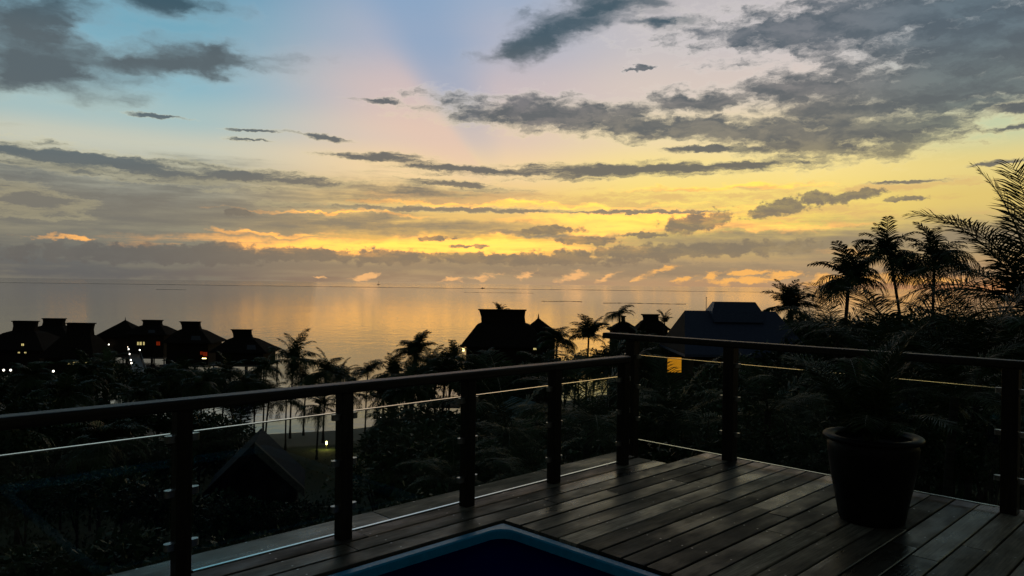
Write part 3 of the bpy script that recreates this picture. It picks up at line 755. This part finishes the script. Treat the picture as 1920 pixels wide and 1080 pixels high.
TRUNKS = [trunk_mesh(i) for i in range(3)]
def bush(x, y, top, r, name, label, cat, group, seed=0):
    rr = random.Random(int(seed * 131 + x * 77 + y * 13)); gz = ground(x, y) - .1
    me = rr.choice(CROWNS); rz = r * rr.uniform(.75, 1.0)
    h = max(top - gz, r * .9)
    root = tag(empty(name, (x, y, gz), rr.uniform(0, 6.28)), label, cat, group)
    cz = h - rz * .8
    tz = max(cz + .2 * rz, .3)
    w = min(tz * .16, r * .55) + .12
    link('trunk', rr.choice(TRUNKS), root, scale=(w, w, tz / 1.15))
    link('crown', me, root, loc=(0, 0, cz), scale=(r, r, rz))
    return root

# ---- plant in the pot: stiff dark fronds
pp = tag(empty('potted_palm', pot_p + UP * .545), 'dark feathery palm growing in the large ceramic pot', 'potted plant')
rr = random.Random(8)
for k in range(24):
    link('frond', NEAR[(0, 1, 0, 1, 1, 0, 1, 2)[k % 8]], pp, loc=(rr.uniform(-.05, .05), rr.uniform(-.05, .05), 0), rot=(rr.uniform(-.15, .15), 0, k * 2.4), scale=[rr.uniform(.55, .92)] * 3)

# ---- palms that stand out
palm_px(1668, 478, 58, 3.1, 'slender leaning coconut palm rising above the horizon beside the dense bushy palm', nf=31, lean=-2.2, seed=1, rt=.17, els=[1, 3, 5, 2, 4, 7, 0, 5, 3, 6, 4])
palm_px(1752, 486, 55, 3.1, 'straight coconut palm rising above the horizon next to the big near palm fronds', nf=31, lean=.1, seed=2, rt=.17, els=[1, 4, 2, 5, 3, 7, 0, 4, 6, 5, 3])
palm_px(1592, 524, 52, 2.7, 'dense bushy palm with a full round crown beside the slender leaning palm', nf=42, lean=.3, seed=3, rt=.2)
palm_px(1482, 582, 58, 2.5, 'spiky young palm beside the right end of the blue grey roof', nf=34, seed=4, els=[0, 0, 1, 1, 6, 2, 3, 4], rt=.3)
big = palm_px(1938, 582, 19, 3.4, 'big near palm with long feathery fronds beside the deck corner', set_=NEAR, nf=24, lean=.2, seed=5, rt=.2, els=[1, 3, 4, 5, 4, 3, 5, 2])
bt = at(1938, 582, 19) - big.location
for v, r, k in ((1, 182, 3.5), (1, 165, 3.8), (2, 195, 2.9), (2, 172, 3.2), (0, 200, 3.8), (0, 150, 3.9), (0, 60, 3.9), (1, 100, 3.8), (3, 186, 2.7), (4, 176, 2.5), (3, 205, 2.7)):
    link('frond', NEAR[v], big, loc=bt, rot=(.1 * math.sin(r), 0, math.radians(r)), scale=(k, k, k))
palm_px(780, 664, 60, 2.0, 'spiky fan topped palm standing left of the tall roofed house', nf=42, seed=6, els=[0, 1, 1, 6, 2, 0, 3, 4], rt=.28)
palm_px(550, 676, 74, 3.1, 'coconut palm beside the overwater hut on bare stilts, its crown against the lagoon', nf=28, seed=7, rt=.12)
palm_px(612, 700, 70, 2.7, 'coconut palm on the beach behind the lit bollard', nf=28, seed=8, rt=.12)
palm_px(690, 698, 76, 2.1, 'small palm crown against the water where the lagoon narrows', nf=20, seed=9, rt=.1, els=[1, 2, 3, 6, 7])
palm_px(1045, 638, 80, 2.5, 'palm with one arching frond beside the pointed roof of the tall house', nf=26, seed=10)
palm_px(1104, 632, 78, 2.6, 'bushy palm between the tall house and the small huts', nf=32, seed=11, els=[0, 1, 2, 6, 3])
palm_px(1162, 590, 86, 2.0, 'palm standing directly above the small hut roof with terrace rail', nf=16, seed=12, els=[2, 3, 7, 1, 4])
palm_px(936, 588, 104, 1.7, 'palm top poking up behind the ridge of the tall roofed house', nf=10, seed=13, els=[0, 0, 6])
palm_px(1246, 606, 82, 1.5, 'spiky palm between the small huts and the blue grey roof', nf=12, seed=14, els=[0, 0, 1, 6])
palm_px(506, 742, 70, 2.2, 'palm with yellow lit fronds above the strip of beach', nf=16, seed=15, yellow=6, rt=.12)
palm_px(537, 752, 64, 1.9, 'slim palm growing on the sand strip', nf=14, seed=16, rt=.1)
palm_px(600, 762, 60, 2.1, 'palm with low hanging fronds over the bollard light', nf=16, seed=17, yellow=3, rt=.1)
fairy = palm_px(719, 742, 62, 2.2, 'palm with a string of lights wound round its trunk', nf=16, seed=18, rt=.14, lean=0)
BG = 'palms on the slope below the deck'
for i, (px, py, D, L) in enumerate(((425, 700, 72, 2.2), (345, 700, 66, 2.2), (262, 745, 54, 2.1), (205, 690, 70, 2.3), (120, 742, 52, 2.4), (60, 705, 64, 2.3), (30, 812, 36, 2.2),
                                    (765, 735, 56, 2.2), (835, 705, 52, 2.3), (850, 672, 74, 2.0), (1010, 690, 58, 2.2), (1085, 680, 56, 2.2), (660, 740, 66, 2.0), (575, 715, 76, 2.0), (480, 712, 80, 1.9),
                                    (1205, 650, 60, 2.2), (190, 830, 34, 2.2), (730, 800, 44, 2.0), (1150, 690, 50, 2.4), (500, 690, 84, 2.2), (640, 705, 80, 2.2), (460, 720, 68, 2.4), (735, 705, 66, 2.4), (810, 690, 62, 2.2), (900, 700, 56, 2.3), (380, 720, 60, 2.4), (300, 712, 62, 2.4), (160, 708, 60, 2.4))):
    palm_px(px, py, D, L, 'dark coconut palm in the dense growth between deck and lagoon', BG, nf=24, seed=30 + i, rt=.12)
for i, (px, py, D, L, lab) in enumerate(((950, 812, 12.5, 1.6, 'low feathery palm behind the glass between the last three posts of the lower railing'),
        (1110, 800, 11.5, 1.5, 'low feathery palm next to the end post of the lower railing'), (1265, 790, 13.5, 1.7, 'low feathery palm under the amber window, behind the taller railing'),
        (850, 905, 8.6, .75, 'very small palm sprouting at the deck edge below the lower railing'), (1000, 905, 9.0, .9, 'small palm hugging the deck edge near the notch in the boards'),
        (1440, 770, 12, 1.4, 'low feathery palm between the taller railing and the slate roofed house'), (1790, 745, 9.5, 1.1, 'small palm behind the glass to one side of the big pot'),
        (1690, 690, 15, 2.4, 'arching palm rising behind the potted plant and handrail'), (1840, 680, 14, 2.2, 'arching palm at the foot of the big near palm'),
        (1570, 640, 24, 2.2, 'low palm beneath the dense bushy palm on the headland'))):
    palm_px(px, py, D, L, lab, nf=15, set_=NEAR, seed=60 + i, rt=.09, els=[1, 2, 3, 4, 2, 5])

# ---- shrubs and trees filling the slope, the shore and the headland
SKYLINE = [(0, 692), (100, 694), (180, 676), (215, 672), (262, 686), (300, 690), (350, 678), (400, 686), (430, 704), (485, 704)]
def skyl(px, pts):
    for (a, ya), (b_, yb) in zip(pts, pts[1:]):
        if a <= px <= b_: return ya + (yb - ya) * (px - a) / (b_ - a)
    return pts[-1][1]
rr = random.Random(21)
def shrub_px(px, py, D, r, kind, where=''):
    p = at(px, py, D)
    rp = r * FPX / D
    if D < 36 and px + rp > 405 and px - rp < 590 and py < 940: return      # the cottage, the lawn and the beach stay open
    if 30 <= D < 66 and px + rp > 490 and px - rp < 655 and py < 880: return
    lab = {'shore': ('shade_tree', 'dark rounded shade tree ' + where, 'tree', 'shade trees ' + where),
           'slope': ('leafy_shrub', 'dark leafy shrub ' + where, 'shrub', 'leafy shrubs ' + where),
           'head': ('headland_tree', 'dense dark tree ' + where, 'tree', 'dense trees ' + where)}[kind]
    bush(p.x, p.y, p.z, r, *lab, seed=rr.random() * 50)
for px in range(-40, 500, 34): shrub_px(px + rr.uniform(-8, 8), skyl(max(px, 0), SKYLINE) + rr.uniform(0, 10), rr.uniform(66, 80), rr.uniform(1.9, 3.0), 'shore', 'on the shore in front of the overwater huts')
MID = [(730, 700), (770, 678), (815, 666), (845, 664), (880, 670), (940, 690), (1000, 662), (1040, 660), (1100, 652), (1140, 648), (1180, 634), (1240, 632), (1290, 640)]
for px in range(735, 1295, 27): shrub_px(px, skyl(px, MID) + rr.uniform(0, 8), rr.uniform(60, 72), rr.uniform(1.7, 2.5), 'shore', 'on the shore before the tall roofed house')
HEAD = [(1425, 612), (1450, 596), (1500, 582), (1560, 592), (1620, 590), (1700, 578), (1800, 580), (1860, 594), (1960, 584)]
for px in range(1432, 1990, 26):
    shrub_px(px, skyl(px, HEAD) + rr.uniform(0, 7), rr.uniform(74, 100), rr.uniform(2.6, 4.2), 'head', 'forming the headland skyline behind the tall palms')
    shrub_px(px + 12, skyl(px, HEAD) + rr.uniform(22, 40), rr.uniform(44, 60), rr.uniform(2.0, 3.0), 'head', 'on the headland in front of the tall palms')
WHERE = ['between the thatched cottage and the overwater huts', 'level with the thatched cottage on the slope', 'just uphill of the thatched cottage', 'close under the lower railing beside the pool',
         'at the foot of the tall roofed house', 'round the small teal roofed hut', 'downhill of the near low palms', 'among the low palms behind the lower railing',
         'in front of the big slate roofed house and headland', 'halfway down the slope behind the potted plant', 'near the taller railing, below the big near palm', 'right behind the glass of the taller railing']
for belt, (D0, D1, y0, y1, step, r0, r1, x0, x1) in enumerate(((44, 58, 738, 775, 46, 1.6, 2.4, -40, 500), (34, 44, 770, 830, 60, 1.5, 2.3, -60, 500), (24, 32, 840, 900, 74, 1.3, 1.9, -80, 700), (15, 20, 945, 1040, 80, .9, 1.4, -100, 620),
                                               (44, 56, 735, 775, 50, 1.7, 2.4, 690, 1300), (30, 40, 760, 830, 62, 1.4, 2.0, 660, 1350), (20, 27, 800, 880, 76, 1.1, 1.6, 620, 1420), (12, 16, 860, 930, 84, .7, 1.1, 600, 1200),
                                               (32, 42, 655, 700, 56, 1.7, 2.4, 1330, 1990), (22, 28, 700, 750, 62, 1.3, 1.9, 1300, 2000), (13, 17, 735, 800, 58, .8, 1.2, 1220, 2010), (9.5, 11.5, 770, 850, 64, .45, .7, 1260, 2010))):
    px = x0
    while px < x1:
        shrub_px(px + rr.uniform(-14, 14), rr.uniform(y0, y1), rr.uniform(D0, D1), rr.uniform(r0, r1), 'slope', WHERE[belt]); px += step * rr.uniform(.8, 1.2)

shrub_px(1243, 693, 49, .8, 'slope', 'partly hiding the amber lit window')
shrub_px(1478, 604, 57, 2.2, 'head', 'on the headland in front of the tall palms')
shrub_px(1515, 598, 60, 2.0, 'head', 'on the headland in front of the tall palms')
for px, py in ((405, 925), (450, 930), (495, 936), (540, 940), (585, 938)):
    p = at(px, py, 29.5)
    bush(p.x, p.y, p.z, rr.uniform(1.0, 1.3), 'leafy_shrub', 'dark leafy shrub against the front wall of the thatched cottage', 'shrub', 'shrubs against the cottage front', seed=px)
# ground cover nobody could count
mb = MB(); rr = random.Random(4)
for _ in range(34000):
    y = 8 + 62 * rr.random() ** 1.3; x = y * rr.uniform(-.95, .95); z = ground(x, y)
    if z < SEA + 1.7 or (y < 11 and abs(x) < 5): continue
    l = rr.uniform(.1, .4) if y < 45 else rr.uniform(.06, .22); a = rr.uniform(0, 6.28)
    d = Vector((math.cos(a), math.sin(a), rr.uniform(.3, 1.6))).normalized(); s = d.cross(Vector((rr.gauss(0, 1), rr.gauss(0, 1), rr.gauss(0, 1)))).normalized()
    p = Vector((x, y, z - .05)); b0 = mb.add((p, p + d * l * .5 + s * l * .2, p + d * l, p + d * l * .5 - s * l * .2)); mb.face((b0, b0 + 1, b0 + 2, b0 + 3))
tag(mb.build('undergrowth', SHRUB), 'dark leafy ground cover on the slope below the deck', 'undergrowth', kind='stuff')

# ================================================================== houses
def roof_rings(spec):
    return [[(-a, -b_, z), (a, -b_, z), (a, b_, z), (-a, b_, z)] for (a, b_, z) in spec]
def hut(cx, D, rl, rr_, ry, el, er, ey, label, cat='hut', group=None, floor=None, depth=None, flare=1.05, pointed=False, wins=(), sky=None, stilts=True, rz=0.0, name='overwater_hut', roofm=None, neck=.34, wall_in=.8, rail=False, mid=None):
    """ridge left/right/top bearings, eave left/right/height bearings, at distance D."""
    c = at((rl + rr_) / 2, ry, D); e0, e1 = at(el, ey, D), at(er, ey, D)
    ex = (e1.x - e0.x) / 2; rx = max((at(rr_, ry, D).x - at(rl, ry, D).x) / 2, .05); ez = e0.z * .5 + e1.z * .5
    xc = (e0.x + e1.x) / 2; H = c.z - ez; off = c.x - xc
    dp = depth or ex * .85; fl = floor if floor is not None else SEA + 1.15
    base_z = min(ground(xc, D), SEA) - .3 if stilts else ground(xc, D) - .4
    root = tag(empty(name, (xc, D, base_z), rz), label, cat, group)
    def lz(z): return z - base_z
    rfm = roofm or THATCH
    if pointed:
        spec = [(ex, dp, 0), (ex * .98, dp * .98, .10), (ex * .55, dp * .55, H * .46), (ex * .2, dp * .2, H * .80), (.05, .05, H)]
    else:
        spec = [(ex, dp, 0), (ex * .985, dp * .985, .14)]
        for u, s in ((.22, .70), (.42, .42), (.58, .20)):
            spec.append((rx + (ex - rx) * s, rx * .35 + (dp - rx * .35) * s, H * u))
        spec += [(rx * .98, rx * .34, H * (1 - neck)), (rx * .97, rx * .22, H * (1 - neck * .5)), (rx * flare, rx * .2, H)]
    mb = MB()
    rings = [[(x + off * (z / H), y, lz(ez) + z) for x, y, z in r] for r in roof_rings(spec)]
    mb.rings(rings)
    roof = mb.build('roof', rfm, root)
    if not pointed:
        mb = MB(); mb.box((off, 0, lz(ez) + H + .06), (rx * 2 * flare + .25, rx * .55, .14)); mb.build('ridge_cap', rfm, roof)
    else:
        mb = MB(); mb.tube([(off, 0, lz(ez) + H - .1), (off, 0, lz(ez) + H + .55)], [.12, .03], 6); mb.build('finial', WALLW, roof)
    if sky:
        u, w = sky                                          # skylight let into the front slope
        z0, z1 = H * .16, H * .36; s0, s1 = .78, .52
        y0 = -(rx * .35 + (dp - rx * .35) * s0) - .16; y1 = -(rx * .35 + (dp - rx * .35) * s1) - .16
        mb = MB(); x0 = ex * u
        mb.rings([[(x0 - w, y0, lz(ez) + z0), (x0 + w, y0, lz(ez) + z0), (x0 + w * .7 - .25, y1, lz(ez) + z1), (x0 - w - .25, y1, lz(ez) + z1)],
                  [(x0 - w, y0 + .1, lz(ez) + z0 - .1), (x0 + w, y0 + .1, lz(ez) + z0 - .1), (x0 + w * .7 - .25, y1 + .1, lz(ez) + z1 - .1), (x0 - w - .25, y1 + .1, lz(ez) + z1 - .1)]])
        mb.build('skylight', SKYL, roof)
    wx, wy = ex * wall_in, dp * wall_in
    mb = MB(); hh = ez + .3 - fl
    mb.box((0, 0, lz(fl) + hh / 2), (wx * 2, wy * 2, hh)); mb.build('wall', WALLW, root)
    mb = MB(); mb.box((0, -.3, lz(fl) - .1), (ex * 1.9, dp * 2.1, .2)); mb.build('platform', PIERW, root)
    if stilts:
        for i in (-1, -.33, .33, 1):
            for j in (-1, 1):
                mb = MB(); mb.tube([(i * ex * .85, j * dp * .85, 0), (i * ex * .85, j * dp * .85, lz(fl) - .2)], .14, 6); mb.build('stilt', WALLW, root)
    for (px, py, w, h, m) in wins:
        p = at(px, py, D - wy); x = p.x - xc; z = lz(p.z)
        w, h = w * .8, h * .8
        mb = MB(); mb.box((x, -wy - .03, z), (w, .06, h)); wn = mb.build('window', m, root)
        mb = MB()
        for s in (-1, 1):
            mb.box((x + s * (w / 2 + .04), -wy - .05, z), (.07, .1, h + .16)); mb.box((x, -wy - .05, z + s * (h / 2 + .04)), (w, .1, .07))
        mb.box((x, -wy - .065, z), (.05, .04, h)); mb.build('window_frame', WALLW, wn)
    if rail:
        x0, x1, z = rail
        mb = MB()
        for zz in (.35, .7, 1.0): mb.box(((x0 + x1) / 2, -dp * .4, lz(fl) + zz), (abs(x1 - x0), .06, .07))
        for i in range(5): mb.box((x0 + (x1 - x0) * i / 4, -dp * .4, lz(fl) + .5), (.08, .08, 1.0))
        mb.box(((x0 + x1) / 2, 0, lz(fl) - .1), (abs(x1 - x0), dp * 1.6, .16))
        mb.build('terrace_rail', WALLW, root)
    return root
W8 = lambda *a: a
hut(0, 122, 27, 69, 603, -22, 118, 652, 'overwater hut with one bright square window and a broad flat ridge', wins=((43, 647, .5, .55, WARM), (36, 661, .4, .25, WARM), (48, 661, .4, .25, WARM)), sky=None)
hut(0, 142, 83, 121, 598, 40, 158, 634, 'tallest overwater hut, standing behind two others, with a pale skylight', wins=((75, 645, .6, .4, WARM), (82, 645, .4, .4, WARM)), sky=(-.38, .8))
hut(0, 110, 129, 175, 607, 95, 200, 668, 'dark overwater hut with a row of small lit windows low down', wins=((130, 681, .45, .4, WARM), (139, 681, .4, .4, WARM), (146, 681, .5, .45, WARM), (163, 679, .4, .5, WARM)), floor=SEA + 1.6)
hut(0, 150, 233, 237, 600, 192, 278, 631, 'pointed pyramid roofed hut with a finial beside the lamplit walkway', pointed=True, wins=((249, 643, .3, .7, LAMPW),))
hut(0, 148, 269, 303, 601, 246, 328, 626, 'overwater hut with three narrow lit windows and a red lit porch', wins=((259, 644, .35, .75, WARM), (264, 644, .45, .75, WARM), (270, 644, .35, .75, WARM), (297, 644, .9, .9, REDL)), sky=(.28, .7))
hut(0, 136, 340, 374, 604, 318, 413, 641, 'overwater hut with a grey skylight and red glow under the eaves', wins=((378, 662, .5, .7, REDL), (385, 664, .9, .9, REDL), (383, 672, .9, .16, LAMPY)), sky=(.34, .9))
hut(0, 128, 436, 470, 619, 408, 516, 658, 'overwater hut standing apart on bare stilts, pale skylight in its thatch', wins=(), sky=(.42, .8), floor=SEA + 2.2)
mid = hut(0, 95, 900, 984, 582, 866, 1030, 646, 'tall roofed thatched house with a wide flared ridge over the lagoon', cat='house', name='thatched_house', flare=1.03, neck=.36, stilts=True, wall_in=.86, rail=(-9.2, -5.4, 0), wins=((869, 656, .25, .4, LAMPY), (1003, 653, .45, .45, WARM)))
hut(0, 97, 1008, 1011, 596, 978, 1046, 624, 'small pointed thatched pavilion with finial attached beside the tall house', cat='pavilion', name='thatched_pavilion', pointed=True)
hut(0, 92, 1165, 1172, 594, 1140, 1200, 619, 'small hut with a terrace rail below a palm crown', group=None, wins=(), rail=(-3.2, -1.6, 0))
hut(0, 88, 1205, 1234, 591, 1190, 1254, 618, 'small square topped hut between a palm and the blue grey roof', wins=())

# big slate roofed house
D = 55.0
def slate_house():
    base = ground(15.5, D) - .4
    root = tag(empty('slate_house', (15.6, D, base)), 'large house with blue grey shingle roof and an amber lit room', 'house')
    zr, ze = at(1360, 583, D).z - base, at(1360, 655, D).z - base
    x0, x1, xr = at(1272, 583, D).x - 15.6, at(1462, 583, D).x - 15.6, at(1284, 583, D).x - 15.6
    xl = at(1300, 650, D).x - 15.6
    mb = MB()
    f = [(x0 - .5, -4.4, ze), (x1 + .8, -4.4, ze), (x1 + .8, 4.4, ze), (x0 - .5, 4.4, ze)]
    n = mb.add(f + [(xr, 0, zr), (x1 - .3, 0, zr)] + [(p[0], p[1], p[2] - .18) for p in f])
    for q in ((0, 1, 5, 4), (2, 3, 4, 5), (1, 2, 5), (6, 7, 1, 0), (7, 8, 2, 1), (8, 9, 3, 2), (9, 6, 0, 3), (9, 8, 7, 6)): mb.face([n + i for i in q])
    roof = mb.build('roof', SLATE, root)
    mb = MB(); n = mb.add([f[3], f[0], (xr, 0, zr)]); mb.face((n, n + 1, n + 2)); mb.build('shaded_hip_face', WALLW, roof)  # left hip slope of the roof, its shade put in as dark colour
    a0, a1 = at(1329, 583, D).x - 15.6, at(1421, 583, D).x - 15.6; b0, b1 = at(1338, 566, D).x - 15.6, at(1414, 566, D).x - 15.6; zt = at(1376, 566, D).z - base
    mb = MB(); mb.rings([[(a0, -1.5, zr - .75), (a1, -1.5, zr - .75), (a1, 1.5, zr - .75), (a0, 1.5, zr - .75)], [(a0, -.95, zr), (a1, -.95, zr), (a1, .95, zr), (a0, .95, zr)], [(b0, -.3, zt), (b1, -.3, zt), (b1, .3, zt), (b0, .3, zt)]])
    mb.build('upper_roof', SLATE, roof)
    mb = MB(); hw = ze + .2
    mb.box(((x0 + x1) / 2, 0, hw / 2), (x1 - x0 - .6, 7.4, hw)); mb.build('wall', WALLW, root)
    p = at(1264, 684, D - 3.7); x = p.x - 15.6 ; z = p.z - base
    mb = MB(); mb.box((x, -3.74, z), (.95, .06, 1.0)); w = mb.build('window', AMBER, root)
    mb = MB()
    for s in (-1, 1): mb.box((x + s * .53, -3.78, z), (.09, .12, 1.2)); mb.box((x, -3.78, z + s * .55), (.96, .12, .09))
    mb.build('window_frame', WALLW, w)
slate_house()

# thatched gable cottage down the slope
def cottage():
    p = at(478, 831, 33.5); base = ground(p.x, p.y) - .3; az = p.z - base
    root = tag(empty('thatched_cottage', (p.x, p.y, base), math.radians(14)), 'low thatched gable cottage on the slope below the pool railing', 'cottage')
    hw, hl, ez = 2.1, 3.6, az - 2.15
    mb = MB(); th = .28
    prof = [(-hw, ez), (0, az), (hw, ez), (hw, ez - th), (0, az - th * 1.3), (-hw, ez - th)]
    mb.rings([[(x, y, z) for x, z in prof] for y in (0, hl)])
    roof = mb.build('roof', THATCHB, root)
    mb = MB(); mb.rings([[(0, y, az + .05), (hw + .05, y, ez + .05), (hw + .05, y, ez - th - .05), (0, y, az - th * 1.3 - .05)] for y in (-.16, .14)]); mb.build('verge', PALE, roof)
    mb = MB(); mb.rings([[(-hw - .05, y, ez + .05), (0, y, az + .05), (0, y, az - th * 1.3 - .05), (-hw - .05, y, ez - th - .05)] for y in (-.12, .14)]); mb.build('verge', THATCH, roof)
    mb = MB(); n = mb.add([(-hw * .85, .7, 0), (hw * .85, .7, 0), (hw * .85, .7, ez), (0, .7, az - .5), (-hw * .85, .7, ez)] + [(-hw * .85, hl - .4, 0), (hw * .85, hl - .4, 0), (hw * .85, hl - .4, ez), (0, hl - .4, az - .5), (-hw * .85, hl - .4, ez)])
    for q in ((0, 1, 2, 3, 4), (9, 8, 7, 6, 5), (1, 6, 7, 2), (5, 0, 4, 9), (0, 5, 6, 1)): mb.face([n + i for i in q])
    mb.build('wall', WALLW, root)
    mb = MB(); mb.box((0, .66, 1.0), (1.0, .08, 2.0)); d = mb.build('door', WALLW, root)
    mb = MB(); mb.box((.36, .60, 1.0), (.05, .05, .14)); mb.build('handle', METAL, d)
cottage()
p = at(982, 748, 40); b0 = ground(p.x, p.y) - .3
g = tag(empty('garden_hut', (p.x, p.y, b0), math.radians(30)), 'small garden hut with a weathered teal roof among the palms', 'hut'); h = p.z - b0
mb = MB(); mb.rings([[(-1.3, y, h - .8), (0, y, h), (1.3, y, h - .8), (1.3, y, h - .9), (0, y, h - .12), (-1.3, y, h - .9)] for y in (-1.2, 1.2)]); mb.build('roof', TEAL, g)
mb = MB(); mb.box((0, 0, (h - .8) / 2), (2.0, 1.9, h - .8)); mb.build('wall', WALLW, g)
mb = MB(); mb.box((0, -.98, .95), (.8, .08, 1.9)); mb.build('door', PIERW, g)

# ---- lamplit walkway over the lagoon
A_, B_ = Vector((-76, 152, SEA + 1.75)), Vector((-55, 112, SEA + 1.75))
wk = tag(empty('walkway', A_), 'timber walkway on piles leading out to the overwater huts', 'walkway')
dirn = (B_ - A_).normalized(); sid = dirn.cross(UP); Lw = (B_ - A_).length
mb = MB(); mb.box((B_ - A_) / 2, (Lw, 2.0, .14), ax=(dirn, -sid, UP)); mb.build('walking_surface', PIERW, wk)
for s in (-1, 1):
    mb = MB(); mb.box((B_ - A_) / 2 + sid * s * .96 + UP * 1.0, (Lw, .07, .07), ax=(dirn, -sid, UP))
    for i in range(16): mb.box(dirn * (Lw * (i + .5) / 16) + sid * s * .96 + UP * .5, (.07, .07, 1.0), ax=(dirn, -sid, UP))
    mb.build('rail', PIERW, wk)
for i in range(8):
    for s in (-1, 1):
        q = dirn * (Lw * (i + .5) / 8) + sid * s * .8
        mb = MB(); mb.tube([q + UP * -2.6, q + UP * -.07], .11, 6); mb.build('pile', WALLW, wk)
lampm = MB(); lampm.tube([(0, 0, 0), (0, 0, .95)], .04, 6); LP = lampm.mesh('lamp_post', METAL)
lampm = MB(); lampm.lathe([(.01, .99), (.09, 1.03), (.12, 1.12), (.09, 1.21), (.01, 1.25)], 10); LG = lampm.mesh('lamp_globe', LAMPW)
for (u, s) in ((.02, 1), (.10, -1), (.13, 1), (.24, 1), (.30, -1), (.47, 1), (.72, 1), (.83, 1)):
    q = A_ + dirn * (Lw * u) + sid * s * .9 + UP * .07
    l = tag(empty('walkway_lamp', q), 'small white globe lamp along the timber walkway', 'lamp', 'globe lamps along the walkway')
    link('post', LP, l); link('globe', LG, l)
for (px, py, D) in ((204, 646, 146), (204, 656, 138), (7, 694, 96), (20, 694, 95), (100, 696, 94)):
    p = at(px, py, D); l = tag(empty('dock_lamp', p - UP * 1.12), 'single white globe lamp on a post outside an overwater hut', 'lamp', 'globe lamps outside the huts')
    q = MB(); q.tube([(0, 0, min(SEA, p.z - 3) - p.z + 1.12), (0, 0, .95)], .05, 6); q.build('post', METAL, l); link('globe', LG, l)

# ---- bollard light on the grass behind the beach
p = at(612, 851, 65); gz = ground(p.x, p.y)
bl = tag(empty('bollard_light', (p.x, p.y, gz)), 'short lit bollard throwing a yellow pool on the grass', 'light')
mb = MB(); mb.lathe([(.01, 0), (.09, 0), (.08, .05), (.08, .42), (.01, .42)], 12); mb.build('body', METAL, bl)
mb = MB(); mb.lathe([(.01, .42), (.075, .42), (.075, .70), (.01, .70)], 12); mb.build('lens', LAMPY, bl)
mb = MB(); mb.lathe([(.01, .70), (.11, .70), (.09, .75), (.01, .77)], 12); mb.build('cap', METAL, bl)
ld = bpy.data.lights.new('bollard_glow', 'POINT'); ld.energy = 30; ld.color = (1, .8, .22); ld.shadow_soft_size = .08
lo = bpy.data.objects.new('bollard_glow', ld); C.objects.link(lo); lo.location = (0, -.25, .55); lo.parent = bl
# ---- lights wound round a palm trunk
fp = at(719, 742, 62); gz = ground(fp.x, fp.y)
fl = tag(empty('string_lights', (fp.x, fp.y, gz)), 'string of white bulbs coiled round a palm trunk', 'string lights')
mb = MB(); bulbs = [(.26 * math.cos(i * 1.1), .26 * math.sin(i * 1.1), .6 + i * .085) for i in range(34)]
mb.tube(bulbs, .012, 4); mb.build('cable', WALLW, fl)
bm = MB(); bm.lathe([(.005, -.035), (.035, 0), (.005, .035)], 6); BM = bm.mesh('bulb', LAMPW)
for b_ in bulbs: link('bulb', BM, fl, loc=b_)

# ---- far craft and a mast
p = at(710, 533, 5200)
b = tag(empty('sailing_boat', (p.x, 5200, SEA)), 'tiny sailing boat with bare mast on the horizon', 'boat')
mb = MB(); mb.rings([[(-9, -2, -.3), (9, -1.5, -.3), (12, -1.5, 2.2), (-11, -2.2, 2.2)], [(-9, 2, -.3), (9, 1.5, -.3), (12, 1.5, 2.2), (-11, 2.2, 2.2)]]); mb.build('hull', HULL, b)
mb = MB(); mb.tube([(0, 0, 2), (0, 0, 26)], [.9, .6], 6); mb.build('mast', HULL, b)
mb = MB(); mb.box((-4, 0, 3.2), (7, 2.4, 2)); mb.build('cabin', HULL, b)
p = at(905, 538, 2600)
b = tag(empty('motor_boat', (p.x, 2600, SEA)), 'tiny low boat far out on the lagoon', 'boat')
mb = MB(); mb.rings([[(-6, -1.5, -.3), (6, -1, -.3), (9, -.8, 1.6), (-7, -1.6, 1.4)], [(-6, 1.5, -.3), (6, 1, -.3), (9, .8, 1.6), (-7, 1.6, 1.4)]]); mb.build('hull', HULL, b)
mb = MB(); mb.box((-1, 0, 2.2), (4, 2, 1.7), taper=.8); mb.build('cabin', HULL, b)
p = at(1324, 584, 58); gz = ground(p.x, p.y)
b = tag(empty('mast_pole', (p.x, p.y, gz)), 'thin bare mast standing behind the blue grey roof', 'mast')
mb = MB(); mb.tube([(0, 0, 0), (0, 0, at(1324, 558, 58).z - gz)], [.05, .022], 6); mb.build('pole', METAL, b)
mb = MB(); mb.lathe([(.005, -.05), (.05, 0), (.005, .05)], 6, c=(0, 0, at(1324, 558, 58).z - gz)); mb.build('cap', METAL, b)
